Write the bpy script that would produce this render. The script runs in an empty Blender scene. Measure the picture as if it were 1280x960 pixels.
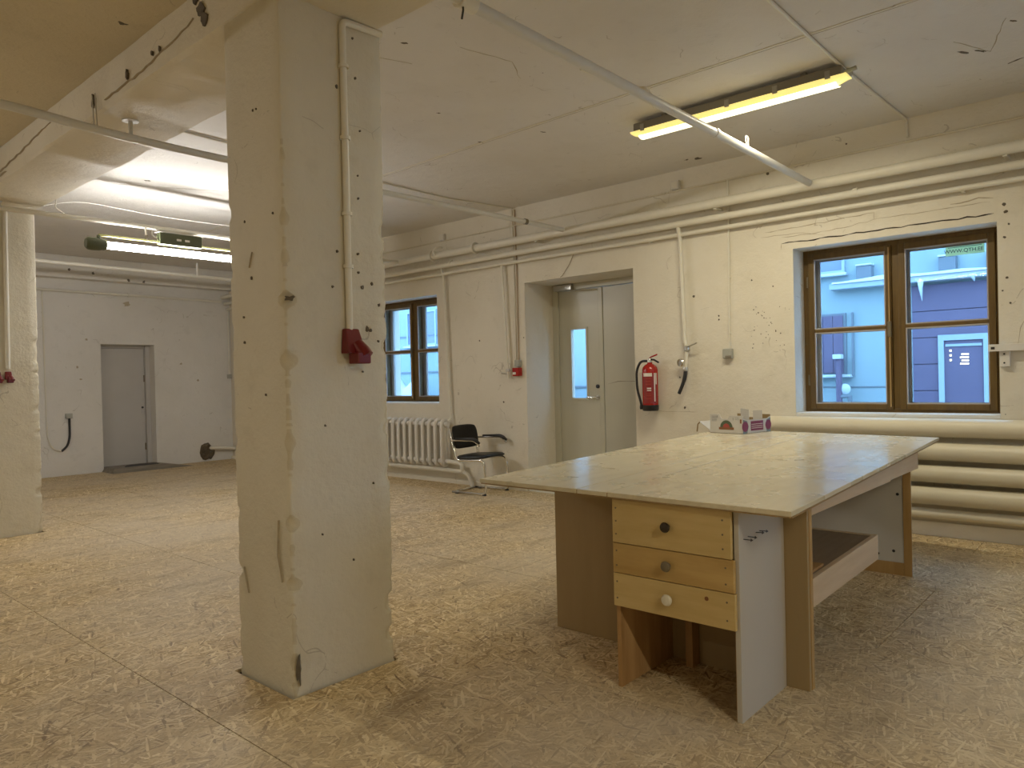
import bpy, bmesh, math, random
from mathutils import Vector, Matrix, noise
random.seed(7)
sc = bpy.context.scene
PI = math.pi

# ------------------------------------------------------------------ camera
yaw, pitch, roll = math.radians(48.457), math.radians(-0.446), math.radians(-1.354)
fwd = Vector((math.sin(yaw)*math.cos(pitch), math.cos(yaw)*math.cos(pitch), math.sin(pitch)))
r0 = Vector((math.cos(yaw), -math.sin(yaw), 0)); u0 = r0.cross(fwd)
right = r0*math.cos(roll) + u0*math.sin(roll); up = right.cross(fwd)
cam = bpy.data.objects.new('camera', bpy.data.cameras.new('camera'))
sc.collection.objects.link(cam)
cam.matrix_world = Matrix(((right.x, up.x, -fwd.x, 0), (right.y, up.y, -fwd.y, 0), (right.z, up.z, -fwd.z, 1.4), (0, 0, 0, 1)))
cam.data.sensor_width = 36; cam.data.lens = 920.83/1280*36
cam.data.clip_start = .05; cam.data.clip_end = 200
sc.camera = cam

# ------------------------------------------------------------------ world, exposure
w = bpy.data.worlds.new('dusk_sky'); sc.world = w; w.use_nodes = True
bg = w.node_tree.nodes['Background']
bg.inputs[0].default_value = (.36, .62, 1.0, 1); bg.inputs[1].default_value = 8.6
vs = sc.view_settings
vs.view_transform = 'Standard'; vs.look = 'None'; vs.exposure = 0.0; vs.gamma = 1; vs.use_curve_mapping = False
sc.cycles.use_denoising = True
sc.cycles.max_bounces = 10; sc.cycles.diffuse_bounces = 6; sc.cycles.transmission_bounces = 10; sc.cycles.transparent_max_bounces = 12
sc.cycles.sample_clamp_indirect = 6
BATTEN_W = 47.0          # watts of each yellowed batten lamp
TUBE_STRENGTH = 85.0     # radiance of the bare cool tube

# ------------------------------------------------------------------ geometry constants (metres)
XW, YF, CZ, CZL = 6.943, 13.28, 3.525, 3.40
XL, YB = -4.2, -4.6

# ------------------------------------------------------------------ helpers
OFF = {}
class MB:
    def __init__(s): s.v = []; s.f = []
    def add(s, vs_, fs_):
        n = len(s.v); s.v += [tuple(p) for p in vs_]; s.f += [tuple(i+n for i in q) for q in fs_]; return s
    def box(s, x0, x1, y0, y1, z0, z1):
        return s.add([(x0,y0,z0),(x1,y0,z0),(x1,y1,z0),(x0,y1,z0),(x0,y0,z1),(x1,y0,z1),(x1,y1,z1),(x0,y1,z1)],
                     [(0,3,2,1),(4,5,6,7),(0,1,5,4),(1,2,6,5),(2,3,7,6),(3,0,4,7)])
    def hexa(s, b, t):          # bottom quad (ccw from above) and top quad
        return s.add(list(b)+list(t), [(0,3,2,1),(4,5,6,7),(0,1,5,4),(1,2,6,5),(2,3,7,6),(3,0,4,7)])
    def prism(s, poly, d):      # planar polygon extruded by vector d
        n = len(poly); d = Vector(d); P = [Vector(p) for p in poly]
        return s.add(P+[p+d for p in P], [tuple(range(n))[::-1], tuple(range(n, 2*n))]+[(i,(i+1)%n,n+(i+1)%n,n+i) for i in range(n)])
    def tube(s, pts, r, seg=10, caps=True, closed=False):
        P = [Vector(p) for p in pts]; n = len(P); R = r if isinstance(r, (list, tuple)) else [r]*n
        T = []
        for i in range(n):
            a = P[i-1] if (i > 0 or closed) else P[i]; b = P[(i+1) % n] if (i < n-1 or closed) else P[i]
            T.append((b-a).normalized())
        nrm = T[0].orthogonal().normalized(); rings = []; vs_ = []
        for i in range(n):
            if i: nrm = (nrm - T[i]*nrm.dot(T[i])).normalized()
            bn = T[i].cross(nrm)
            for k in range(seg):
                a = 2*PI*k/seg; vs_.append(P[i]+(nrm*math.cos(a)+bn*math.sin(a))*R[i])
        fs_ = []
        for i in range(n if closed else n-1):
            j = (i+1) % n
            for k in range(seg): k2 = (k+1) % seg; fs_.append((i*seg+k, i*seg+k2, j*seg+k2, j*seg+k))
        if caps and not closed: fs_ += [tuple(range(seg))[::-1], tuple(range((n-1)*seg, n*seg))]
        return s.add(vs_, fs_)
    def lathe(s, prof, o, axis=(0,0,1), seg=24):   # prof: (radius, height along axis)
        ax = Vector(axis).normalized(); e1 = ax.orthogonal().normalized(); e2 = ax.cross(e1); o = Vector(o)
        vs_ = [o+ax*h+(e1*math.cos(2*PI*k/seg)+e2*math.sin(2*PI*k/seg))*max(r, 1e-5) for r, h in prof for k in range(seg)]
        fs_ = [(i*seg+k, i*seg+(k+1)%seg, (i+1)*seg+(k+1)%seg, (i+1)*seg+k) for i in range(len(prof)-1) for k in range(seg)]
        fs_ += [tuple(range(seg))[::-1], tuple(range((len(prof)-1)*seg, len(prof)*seg))]
        return s.add(vs_, fs_)
    def build(s, name, m, parent=None, smooth=False, bevel=0, local=False, origin=None, segs=2):
        if parent is not None: off = Vector((0,0,0)) if local else OFF[parent]
        elif origin is not None: off = Vector(origin)
        else:
            xs, ys, zs = zip(*s.v); off = Vector(((min(xs)+max(xs))/2, (min(ys)+max(ys))/2, min(zs)))
        me = bpy.data.meshes.new(name)
        bm = bmesh.new(); vv = [bm.verts.new(Vector(p)-off) for p in s.v]
        for f in s.f:
            try: bm.faces.new([vv[i] for i in f])
            except ValueError: pass
        bmesh.ops.recalc_face_normals(bm, faces=bm.faces)
        if bevel:
            es = [e for e in bm.edges if len(e.link_faces) == 2 and e.calc_face_angle(0) > .7]
            bmesh.ops.bevel(bm, geom=es, offset=bevel, segments=segs, affect='EDGES', profile=.5, clamp_overlap=True)
        bm.to_mesh(me); bm.free()
        if smooth:
            me.shade_smooth()
            if smooth != 'all':
                me.set_sharp_from_angle(angle=math.radians(40))
        me.materials.append(m)
        o = bpy.data.objects.new(name, me); sc.collection.objects.link(o)
        if parent is not None: o.parent = parent; OFF[o] = off
        else: o.location = off; OFF[o] = off
        return o
def tag(o, label, cat, group=None, kind=None):
    o['label'] = label; o['category'] = cat
    if group: o['group'] = group
    if kind: o['kind'] = kind
    return o
def thing(name, label, cat, loc=(0,0,0), rz=0, group=None, kind=None):
    o = bpy.data.objects.new(name, None); sc.collection.objects.link(o); o.empty_display_size = .1
    o.location = loc; o.rotation_euler = (0, 0, rz); OFF[o] = Vector(loc)
    return tag(o, label, cat, group, kind)
def dup(root, loc, label, group=None):
    r = root.copy(); sc.collection.objects.link(r); r.location = loc; r['label'] = label
    if group: r['group'] = group
    for ch in list(root.children):
        c = ch.copy(); sc.collection.objects.link(c); c.parent = r
        for g in list(ch.children):
            d = g.copy(); sc.collection.objects.link(d); d.parent = c
    return r
def text(name, body, size, mw, m, parent, extrude=.0004):
    cu = bpy.data.curves.new(name, 'FONT'); cu.body = body; cu.size = size; cu.extrude = extrude
    cu.align_x = 'CENTER'; cu.align_y = 'CENTER'
    t = bpy.data.objects.new(name, cu); sc.collection.objects.link(t)
    bpy.context.view_layer.update()
    me = bpy.data.meshes.new_from_object(t.evaluated_get(bpy.context.evaluated_depsgraph_get()))
    bpy.data.objects.remove(t)
    me.materials.clear(); me.materials.append(m)
    o = bpy.data.objects.new(name, me); sc.collection.objects.link(o)
    o.parent = parent; OFF[o] = OFF[parent]
    me.transform(Matrix.Translation(-OFF[parent]) @ mw)
    return o
def basis(o, ex, ey):
    ex = Vector(ex).normalized(); ey = Vector(ey).normalized(); ez = ex.cross(ey); o = Vector(o)
    return Matrix(((ex.x,ey.x,ez.x,o.x),(ex.y,ey.y,ez.y,o.y),(ex.z,ey.z,ez.z,o.z),(0,0,0,1)))
def arc(c, r, a0, a1, e1, e2, n=6):
    c = Vector(c); e1 = Vector(e1); e2 = Vector(e2)
    return [c+(e1*math.cos(a0+(a1-a0)*i/n)+e2*math.sin(a0+(a1-a0)*i/n))*r for i in range(n+1)]
def fillet(pts, r, n=5):      # polyline with rounded corners
    P = [Vector(p) for p in pts]; out = [P[0]]
    for i in range(1, len(P)-1):
        a = (P[i-1]-P[i]); b = (P[i+1]-P[i]); rr = min(r, a.length*.49, b.length*.49)
        p0 = P[i]+a.normalized()*rr; p1 = P[i]+b.normalized()*rr
        for k in range(n+1):
            t = k/n; out.append(p0*(1-t)**2+P[i]*2*t*(1-t)+p1*t*t)
    out.append(P[-1]); return out

# ------------------------------------------------------------------ materials
class NT:
    def __init__(s, name):
        s.m = bpy.data.materials.new(name); s.m.use_nodes = True; s.t = s.m.node_tree
        s.b = s.t.nodes['Principled BSDF']
    def n(s, typ, ins=None, **kw):
        d = s.t.nodes.new(typ)
        for k, v in kw.items(): setattr(d, k, v)
        for k, v in (ins or {}).items(): s.set(d.inputs[k], v)
        return d
    def set(s, inp, v):
        if isinstance(v, bpy.types.NodeSocket): s.t.links.new(v, inp)
        elif isinstance(v, bpy.types.Node): s.t.links.new(v.outputs[0], inp)
        else:
            if isinstance(v, tuple) and len(v) == 3 and inp.type == 'RGBA': v = v+(1,)
            inp.default_value = v
    def math(s, op, a, b=0.0, c=None):
        d = s.n('ShaderNodeMath', {0: a, 1: b}, operation=op)
        if c is not None: s.set(d.inputs[2], c)
        return d.outputs[0]
    def mix(s, fac, a, b, mode='MIX'):
        d = s.n('ShaderNodeMix', None, data_type='RGBA', blend_type=mode)
        s.set(d.inputs[0], fac); s.set(d.inputs[6], a); s.set(d.inputs[7], b); return d.outputs[2]
    def ramp(s, fac, stops):
        d = s.n('ShaderNodeValToRGB', {0: fac}); e = d.color_ramp.elements
        while len(e) < len(stops): e.new(.5)
        for el, (p, c) in zip(e, stops):
            el.position = p; el.color = (c+(1,)) if isinstance(c, tuple) else (c, c, c, 1)
        return d.outputs[0]
    def pos(s, rot=(0,0,0), scale=(1,1,1), src=None):
        if src is None: src = s.n('ShaderNodeNewGeometry').outputs['Position']
        return s.n('ShaderNodeMapping', {0: src, 2: rot, 3: scale}).outputs[0]
    def noise(s, vec, scale, detail=4, rough=.55):
        return s.n('ShaderNodeTexNoise', {'Vector': vec, 'Scale': scale, 'Detail': detail, 'Roughness': rough}).outputs[0]
    def bump(s, h, strength, dist=.01):
        b = s.n('ShaderNodeBump', {'Height': h, 'Strength': strength, 'Distance': dist}); s.t.links.new(b.outputs[0], s.b.inputs['Normal'])
    def fin(s, col, rough=.6, metal=0.0, spec=None, coat=None):
        s.set(s.b.inputs['Base Color'], col); s.set(s.b.inputs['Roughness'], rough); s.set(s.b.inputs['Metallic'], metal)
        if spec is not None: s.set(s.b.inputs['Specular IOR Level'], spec)
        if coat is not None: s.set(s.b.inputs['Coat Weight'], coat)
        return s.m
def plain(name, col, rough=.5, metal=0.0, var=.06, scale=9, bump=0.0, spec=None):
    t = NT(name); p = t.pos(); n = t.noise(p, scale, 5)
    c = t.mix(t.math('MULTIPLY', n, 1.0), tuple(max(0, x*(1-var)) for x in col), tuple(min(1, x*(1+var)) for x in col))
    if bump: t.bump(t.noise(p, scale*5, 4), bump, .004)
    return t.fin(c, rough, metal, spec)
def plaster(name, col, stain, bricks=0.0, holes=.5, rough=.62):
    t = NT(name); p = t.pos()
    big = t.noise(p, .9, 5, .6); mid = t.noise(p, 6, 6, .62); fine = t.noise(p, 42, 5, .6)
    c = t.mix(t.ramp(big, [(.40, 0.0), (.78, 1.0)]), col, stain)
    c = t.mix(t.ramp(mid, [(.58, 0.0), (.82, .55)]), c, tuple(x*.86 for x in stain))
    # drill holes and little chips: rare dark dots
    v = t.n('ShaderNodeTexVoronoi', {'Vector': p, 'Scale': 3.1, 'Randomness': 1.0})
    dist, rnd = v.outputs['Distance'], t.n('ShaderNodeSeparateColor', {0: v.outputs['Color']})
    dot = t.math('LESS_THAN', dist, t.math('MULTIPLY', rnd.outputs[0], .032))
    dot = t.math('MULTIPLY', dot, t.math('GREATER_THAN', rnd.outputs[1], 1-holes))
    c = t.mix(t.math('MULTIPLY', dot, .8), c, (.10, .08, .055))
    # hair cracks
    wv = t.n('ShaderNodeTexVoronoi', {'Vector': t.n('ShaderNodeVectorMath', {0: p, 1: t.n('ShaderNodeVectorMath', {0: t.n('ShaderNodeTexNoise', {'Vector': p, 'Scale': 2.5}).outputs[1], 3: .7}, operation='SCALE').outputs[0]}, operation='ADD').outputs[0], 'Scale': .8}, feature='DISTANCE_TO_EDGE')
    crack = t.math('MULTIPLY', t.math('LESS_THAN', wv.outputs['Distance'], .0022), t.math('GREATER_THAN', mid, .54))
    c = t.mix(t.math('MULTIPLY', crack, .35), c, (.22, .17, .11))
    h = t.math('ADD', t.math('MULTIPLY', big, 1.2), t.math('MULTIPLY', mid, .8))
    h = t.math('ADD', h, t.math('MULTIPLY', fine, .22))
    h = t.math('SUBTRACT', h, t.math('MULTIPLY', t.math('ADD', dot, crack), .35))
    if bricks:
        sx = t.n('ShaderNodeSeparateXYZ', {0: p}); hx = t.math('ADD', sx.outputs[0], sx.outputs[1])
        bv = t.n('ShaderNodeCombineXYZ', {0: hx, 1: sx.outputs[2]})
        br = t.n('ShaderNodeTexBrick', {'Vector': bv, 'Scale': 1.0, 'Mortar Size': .006, 'Mortar Smooth': .9, 'Brick Width': .26, 'Row Height': .077})
        h = t.math('SUBTRACT', h, t.math('MULTIPLY', t.math('MULTIPLY', br.outputs['Fac'], t.ramp(big, [(.4, 0.0), (.6, 1.0)])), bricks))
    t.bump(h, .75, .016)
    return t.fin(c, rough, 0, .35)
def wood(name, dark, light, axis='X', rough=.45, grain=26, coat=0.0, blot=0.0):
    t = NT(name); g = t.n('ShaderNodeTexCoord').outputs['Object']
    sc_ = {'X': (1, 9, 9), 'Y': (9, 1, 9), 'Z': (9, 9, 1)}[axis]
    off = t.n('ShaderNodeVectorMath', {0: g, 1: t.n('ShaderNodeVectorMath', {0: t.n('ShaderNodeObjectInfo').outputs['Location'], 3: 1.7}, operation='SCALE').outputs[0]}, operation='ADD').outputs[0]
    p = t.pos(scale=sc_, src=off); n = t.noise(p, grain/9, 6, .62); n2 = t.noise(t.pos(src=off), 3, 4)
    c = t.mix(t.ramp(n, [(.3, 0.0), (.7, 1.0)]), dark, light)
    if blot: c = t.mix(t.math('MULTIPLY', t.ramp(n2, [(.5, 0.0), (.75, 1.0)]), blot), c, tuple(x*.5 for x in dark))
    t.bump(n, .12, .003)
    return t.fin(c, t.math('ADD', t.math('MULTIPLY', n2, .25), rough-.12), 0, .5, coat)
def osb(name, worn=1.0):
    t = NT(name); P = t.n('ShaderNodeNewGeometry').outputs['Position']
    rnd = t.n('ShaderNodeObjectInfo').outputs['Random']
    base = t.n('ShaderNodeVectorMath', {0: P, 1: t.n('ShaderNodeVectorMath', {0: t.n('ShaderNodeCombineXYZ', {0: rnd, 1: rnd, 2: 0.0}).outputs[0], 3: 13.0}, operation='SCALE').outputs[0]}, operation='ADD').outputs[0]
    wob = t.n('ShaderNodeVectorMath', {0: t.n('ShaderNodeTexNoise', {'Vector': base, 'Scale': 7.0, 'Detail': 2.0}).outputs[1], 3: .006}, operation='SCALE').outputs[0]
    q = t.n('ShaderNodeVectorMath', {0: base, 1: wob}, operation='ADD').outputs[0]
    hi = val = None
    for i, (ang, L, W) in enumerate(((.1, .085, .010), (1.35, .075, .009), (2.4, .08, .011), (.75, .06, .007), (1.9, .10, .012), (2.9, .09, .008))):
        m = t.n('ShaderNodeMapping', {0: q, 1: (i*3.7, i*1.3, 0), 2: (0, 0, ang), 3: (1/L, 1/W, 0)}).outputs[0]
        # rotate first, then stretch
        m1 = t.n('ShaderNodeMapping', {0: q, 1: (i*3.7, i*1.3, 0), 2: (0, 0, ang)}).outputs[0]
        m = t.n('ShaderNodeMapping', {0: m1, 3: (1/L, 1/W, 0)}).outputs[0]
        v = t.n('ShaderNodeTexVoronoi', {'Vector': m, 'Scale': 1.0, 'Randomness': 1.0}, voronoi_dimensions='2D')
        s_ = t.n('ShaderNodeSeparateColor', {0: v.outputs['Color']})
        h = t.math('SUBTRACT', s_.outputs[0], t.math('MULTIPLY', v.outputs['Distance'], .25))
        if hi is None: hi, val = h, s_.outputs[1]
        else:
            gt = t.math('GREATER_THAN', h, hi)
            val = t.n('ShaderNodeMix', {0: gt, 2: val, 3: s_.outputs[1]}).outputs[0]; hi = t.math('MAXIMUM', h, hi)
    c = t.ramp(val, [(0.0, (.21, .13, .055)), (.12, (.42, .295, .14)), (.45, (.60, .45, .235)), (.75, (.71, .565, .32)), (1.0, (.90, .77, .51))])
    c = t.mix(t.ramp(hi, [(.45, .55), (.68, 0.0)]), c, (.29, .20, .10))
    fib = t.noise(t.pos(scale=(6, 60, 1), src=q), 6, 3)
    c = t.mix(t.math('MULTIPLY', fib, .22), c, (.25, .16, .08))
    big = t.noise(t.pos(), .45, 5, .6); mid = t.noise(t.pos(rot=(0, 0, .8), scale=(1, 2.4, 1)), 1.5, 5, .6)
    c = t.mix(t.ramp(big, [(.40, 0.0), (.62, .60*worn)]), c, (.57, .50, .395))          # trodden grey dust
    c = t.mix(t.ramp(mid, [(.55, 0.0), (.74, .55*worn)]), c, (.24, .18, .115))          # dark scuffed stains
    w1 = t.noise(t.pos(rot=(0, 0, .3), scale=(1, 5, 1)), 2.2, 8, .75)
    c = t.mix(t.ramp(w1, [(.66, 0.0), (.72, .35)]), c, (.62, .58, .50))            # pale paint scrapes
    t.bump(hi, .25, .002)
    return t.fin(c, t.math('ADD', .42, t.math('MULTIPLY', mid, .3)), 0, .4)
def emis(name, col, s):
    t = NT(name); t.set(t.b.inputs['Base Color'], col); t.set(t.b.inputs['Emission Color'], col); t.b.inputs['Emission Strength'].default_value = s
    t.b.inputs['Roughness'].default_value = .4
    return t.m
def glass(name):
    m = bpy.data.materials.new(name); m.use_nodes = True; nt = m.node_tree; nt.nodes.clear()
    o = nt.nodes.new('ShaderNodeOutputMaterial'); mx = nt.nodes.new('ShaderNodeMixShader')
    tr = nt.nodes.new('ShaderNodeBsdfTransparent'); tr.inputs[0].default_value = (.93, .96, .97, 1)
    gl = nt.nodes.new('ShaderNodeBsdfGlossy'); gl.inputs['Roughness'].default_value = .02
    fr = nt.nodes.new('ShaderNodeFresnel'); fr.inputs[0].default_value = 1.45
    ge = nt.nodes.new('ShaderNodeNewGeometry'); ml = nt.nodes.new('ShaderNodeMath'); ml.operation = 'MULTIPLY_ADD'; ml.inputs[1].default_value = -1; ml.inputs[2].default_value = 1
    m2 = nt.nodes.new('ShaderNodeMath'); m2.operation = 'MULTIPLY'; nt.links.new(ge.outputs['Backfacing'], ml.inputs[0]); nt.links.new(ml.outputs[0], m2.inputs[0]); nt.links.new(fr.outputs[0], m2.inputs[1])
    nt.links.new(m2.outputs[0], mx.inputs[0]); nt.links.new(tr.outputs[0], mx.inputs[1]); nt.links.new(gl.outputs[0], mx.inputs[2]); nt.links.new(mx.outputs[0], o.inputs[0])
    return m
M = {}
M['wall'] = plaster('painted_masonry', (.74, .70, .61), (.67, .62, .51), bricks=.012, holes=.3)
M['wall_far'] = plaster('painted_masonry_pale', (.72, .70, .66), (.64, .62, .57), holes=.25)
M['ceiling'] = plaster('painted_ceiling', (.70, .68, .65), (.63, .60, .55), holes=.12)
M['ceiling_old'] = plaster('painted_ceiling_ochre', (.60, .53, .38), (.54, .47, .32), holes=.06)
M['beam'] = plaster('painted_beam', (.70, .65, .53), (.64, .58, .46), holes=.2)
M['pillar'] = plaster('painted_pillar', (.68, .64, .53), (.60, .55, .43), bricks=.012, holes=.1)
M['osb'] = osb('strand_board'); M['osb_new'] = osb('strand_board_clean', .25)
M['pipe'] = plain('painted_pipe', (.72, .69, .60), .38, 0, .05, 14, .05)
M['pipe_grey'] = plain('painted_pipe_grey', (.62, .61, .58), .38, 0, .05, 14)
M['heater'] = plain('painted_heater_pipe', (.72, .67, .53), .42, 0, .07, 6, .08)
M['dark'] = plain('dark_gap', (.05, .04, .03), .9)
M['debris'] = plain('dark_rubble', (.12, .09, .055), .95, 0, .4, 30, .6)
M['chip'] = plain('bare_concrete', (.13, .11, .085), .95, 0, .4, 25, .3)
M['crack'] = plain('crack_edge', (.42, .36, .26), .95, 0, .3, 25)
M['worn'] = plain('worn_plaster_edge', (.585, .53, .405), .9, 0, .2, 14, .6)
M['scar'] = plain('plaster_scar', (.50, .45, .34), .9)
M['door'] = plain('door_paint', (.52, .51, .43), .34, 0, .04, 3, .02)
M['door_far'] = plain('far_door_paint', (.50, .48, .45), .55, 0, .08, 2)
M['steel'] = plain('brushed_steel', (.60, .60, .58), .3, 1.0)
M['chrome'] = plain('chrome', (.75, .75, .74), .12, 1.0, .02)
M['winwood'] = wood('window_wood', (.095, .052, .010), (.15, .088, .018), 'Z', .42, 30)
M['winside'] = plain('window_inner_edge', (.42, .38, .36), .5)
M['reveal'] = plaster('reveal_plaster', (.74, .74, .73), (.68, .67, .64), holes=.1)
M['glass'] = glass('window_glass')
M['red'] = plain('red_plastic', (.15, .007, .008), .35, 0, .1)
M['extred'] = plain('extinguisher_red', (.36, .014, .010), .25, 0, .05)
M['labelred'] = plain('label_red', (.25, .02, .018), .4)
M['white'] = plain('white_plastic', (.72, .70, .66), .4)
M['print_white'] = plain('print_white', (.75, .72, .68), .5)
M['greyplastic'] = plain('grey_plastic', (.38, .38, .34), .45)
M['black'] = plain('black_plastic', (.015, .015, .016), .38)
M['rubber'] = plain('black_rubber', (.02, .02, .022), .55)
M['leather'] = plain('black_leatherette', (.008, .010, .014), .38, 0, .2, 60, .1)
M['cane'] = plain('black_weave', (.008, .007, .006), .7, 0, .2, 90, .2)
M['tabletop'] = wood('plywood_top', (.56, .50, .36), (.68, .62, .47), 'X', .27, 14, 0.15)
M['ply_edge'] = wood('plywood_edge', (.26, .17, .07), (.36, .25, .12), 'X', .6)
M['hardboard'] = wood('brown_fibreboard', (.31, .22, .105), (.36, .26, .13), 'Z', .6, 6)
M['brownwood'] = wood('brown_plank', (.34, .205, .07), (.46, .30, .12), 'Z', .5, 14)
M['pine'] = wood('yellow_pine', (.50, .36, .14), (.62, .47, .22), 'Y', .45, 16, blot=.12)
M['pine2'] = wood('orange_pine', (.42, .27, .09), (.55, .38, .15), 'Y', .45, 16, blot=.2)
M['palewood'] = wood('pale_batten', (.50, .37, .24), (.62, .49, .34), 'X', .55, 14)
M['rawwood'] = wood('raw_wood', (.34, .19, .07), (.52, .32, .14), 'Z', .6, 14, blot=.3)
M['laminate'] = plain('white_laminate', (.47, .44, .39), .4, 0, .05, 3)
M['cement'] = plain('pale_chipboard', (.50, .49, .46), .6, 0, .1, 4)
M['darkshelf'] = wood('dark_shelf', (.20, .145, .10), (.26, .195, .135), 'X', .45)
M['ink'] = plain('black_ink', (.02, .02, .02), .6)
M['knob_dark'] = plain('dark_knob', (.035, .025, .018), .25)
M['knob_brown'] = plain('brown_knob', (.17, .14, .09), .45)
M['knob_white'] = plain('white_knob', (.70, .66, .55), .35)
M['housing'] = plain('lamp_housing', (.20, .18, .14), .5)
M['clip'] = plain('lamp_clip', (.33, .31, .26), .4)
M['diffuser'] = emis('yellowed_diffuser', (1.0, .84, .27), .80); M['core'] = emis('diffuser_core', (1.0, .93, .62), 2.4)
M['tube'] = emis('cool_tube', (1.0, .97, .93), TUBE_STRENGTH)
M['olive'] = plain('olive_metal', (.075, .085, .04), .45)
M['card'] = plain('white_card', (.55, .53, .50), .6)
M['card_in'] = plain('brown_card', (.28, .19, .08), .7)
M['print_green'] = plain('print_green', (.07, .10, .055), .6)
M['print_red'] = plain('print_red', (.36, .06, .045), .6)
M['print_brown'] = plain('print_brown', (.22, .09, .03), .6)
M['print_purple'] = plain('print_purple', (.20, .035, .10), .6)
M['print_grey'] = plain('print_grey', (.30, .30, .29), .6)
M['print_slate'] = plain('print_slate', (.16, .21, .22), .6)
M['mat'] = plain('dark_grate', (.045, .045, .05), .7)
M['ramp'] = wood('grey_ramp_wood', (.17, .15, .12), (.27, .24, .20), 'X', .7)
M['facade'] = plain('facade_plaster', (.225, .295, .31), .9, 0, .10, 1.5, .2)
M['facade_dark'] = plain('facade_dark_paint', (.10, .08, .128), .8, 0, .12, 3, .2)
M['facade_trim'] = plain('facade_pale_trim', (.27, .33, .36), .8)
M['facade_glass'] = plain('facade_window_glass', (.12, .16, .24), .15)
M['snow'] = plain('snow', (.42, .47, .50), .8, 0, .04, 4, .3)
M['facade_grey'] = plain('facade_box_grey', (.125, .15, .17), .8)
M['lit'] = emis('lit_slot', (1.0, .78, .40), 2.2)
M['sticker'] = plain('yellow_sticker', (.90, .93, .58), .5)

# sticker is printed film on glass: daylight passes through it
_t = M['sticker'].node_tree; _b = _t.nodes['Principled BSDF']
_tr = _t.nodes.new('ShaderNodeBsdfTranslucent'); _tr.inputs[0].default_value = (.85, .95, .45, 1)
_mx = _t.nodes.new('ShaderNodeMixShader'); _mx.inputs[0].default_value = .6
_t.links.new(_b.outputs[0], _mx.inputs[1]); _t.links.new(_tr.outputs[0], _mx.inputs[2])
_t.links.new(_mx.outputs[0], _t.nodes['Material Output'].inputs[0])

# ------------------------------------------------------------------ the room shell
WIN = [(.98, 2.595, .985, 2.55), (7.50, 9.05, 1.06, 2.58), (-2.3, -.685, .985, 2.55)]
DOOR = (4.344, 5.908, 0.0, 2.575)
THICK = .62
def wall_with_openings(name, mk, openings, a0, a1, z0, z1, mat):
    A = sorted({a0, a1}|{o[0] for o in openings}|{o[1] for o in openings}); Z = sorted({z0, z1}|{o[2] for o in openings}|{o[3] for o in openings})
    hole = lambda a, z: any(o[0] < a < o[1] and o[2] < z < o[3] for o in openings)
    m = MB()
    for i in range(len(A)-1):
        for j in range(len(Z)-1):
            if hole((A[i]+A[i+1])/2, (Z[j]+Z[j+1])/2): continue
            for d in (0, THICK): m.add([mk(A[i], Z[j], d), mk(A[i+1], Z[j], d), mk(A[i+1], Z[j+1], d), mk(A[i], Z[j+1], d)], [(0,1,2,3)])
    def strip(pa, za, pb, zb): m.add([mk(pa, za, 0), mk(pb, zb, 0), mk(pb, zb, THICK), mk(pa, za, THICK)], [(0,1,2,3)])
    for o in openings:
        strip(o[0], o[2], o[0], o[3]); strip(o[1], o[2], o[1], o[3]); strip(o[0], o[3], o[1], o[3])
        strip(o[0], o[2], o[1], o[2])
    strip(a0, z0, a0, z1); strip(a1, z0, a1, z1); strip(a0, z1, a1, z1); strip(a0, z0, a1, z0)
    bm_o = m.build(name, mat, None, origin=mk(a0, z0, 0))
    return bm_o
wr = wall_with_openings('wall_right', lambda a, z, d: (XW+d, a, z), WIN+[DOOR], YB, YF+.3, -.05, CZ+.02, M['wall'])
tag(wr, 'long cream painted masonry wall with the windows and double door', 'wall', kind='structure')
FD = (4.66, 5.53, .0, 2.13)
wf = wall_with_openings('wall_far', lambda a, z, d: (a, YF+d, z), [FD], XL, XW, -.05, CZ+.02, M['wall_far'])
tag(wf, 'far pale end wall holding the plain single door', 'wall', kind='structure')
tag(MB().box(XL-.3, XL, YB, YF, -.05, CZ).build('wall_left', M['wall']), 'plain wall on the left side out of view', 'wall', kind='structure')
BW = [(4.6, 5.9, .95, 2.6)]  # opening added out of view to let in blue fill light
tag(wall_with_openings('wall_back', lambda a, z, d: (a, YB-d, z), BW, XL-.3, XW+.62, -.05, CZ+.02, M['wall']), 'plain wall behind the camera position', 'wall', kind='structure')
ceil = tag(MB().box(2.34, XW+.62, YB, YF+.6, CZ, CZ+.2).build('ceiling', M['ceiling']), 'white painted concrete ceiling right of the beam', 'ceiling', kind='structure')
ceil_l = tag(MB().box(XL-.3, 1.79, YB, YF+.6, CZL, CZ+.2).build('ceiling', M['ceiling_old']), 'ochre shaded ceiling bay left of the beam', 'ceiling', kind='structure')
# beam: lumpy soffit edges
def beam():
    m = MB(); n = 150; ring = []
    for i in range(n+1):
        y = YB+(YF-YB)*i/n; e = lambda k: .012*noise.noise((k*5.1, y*1.3, .3))+.006*noise.noise((k*7.7, y*6, .9))
        ring.append([(1.79+e(1), y, CZL+.05), (1.79+e(2), y, 3.155+e(3)), (1.81+e(4), y, 3.138+e(5)), (2.32+e(6), y, 3.138+e(7)), (2.34+e(8), y, 3.155+e(9)), (2.34+e(10)*.4, y, CZ+.05)])
    vs_ = [p for r in ring for p in r]; k = 6
    fs_ = [(i*k+j, i*k+j+1, (i+1)*k+j+1, (i+1)*k+j) for i in range(n) for j in range(k-1)]+[(i*k+5, i*k, (i+1)*k, (i+1)*k+5) for i in range(n)]
    return m.add(vs_, fs_).build('ceiling_beam', M['beam'], None, 'auto')
bm_ = tag(beam(), 'deep painted concrete beam running over both pillars', 'beam', kind='structure')
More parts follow.
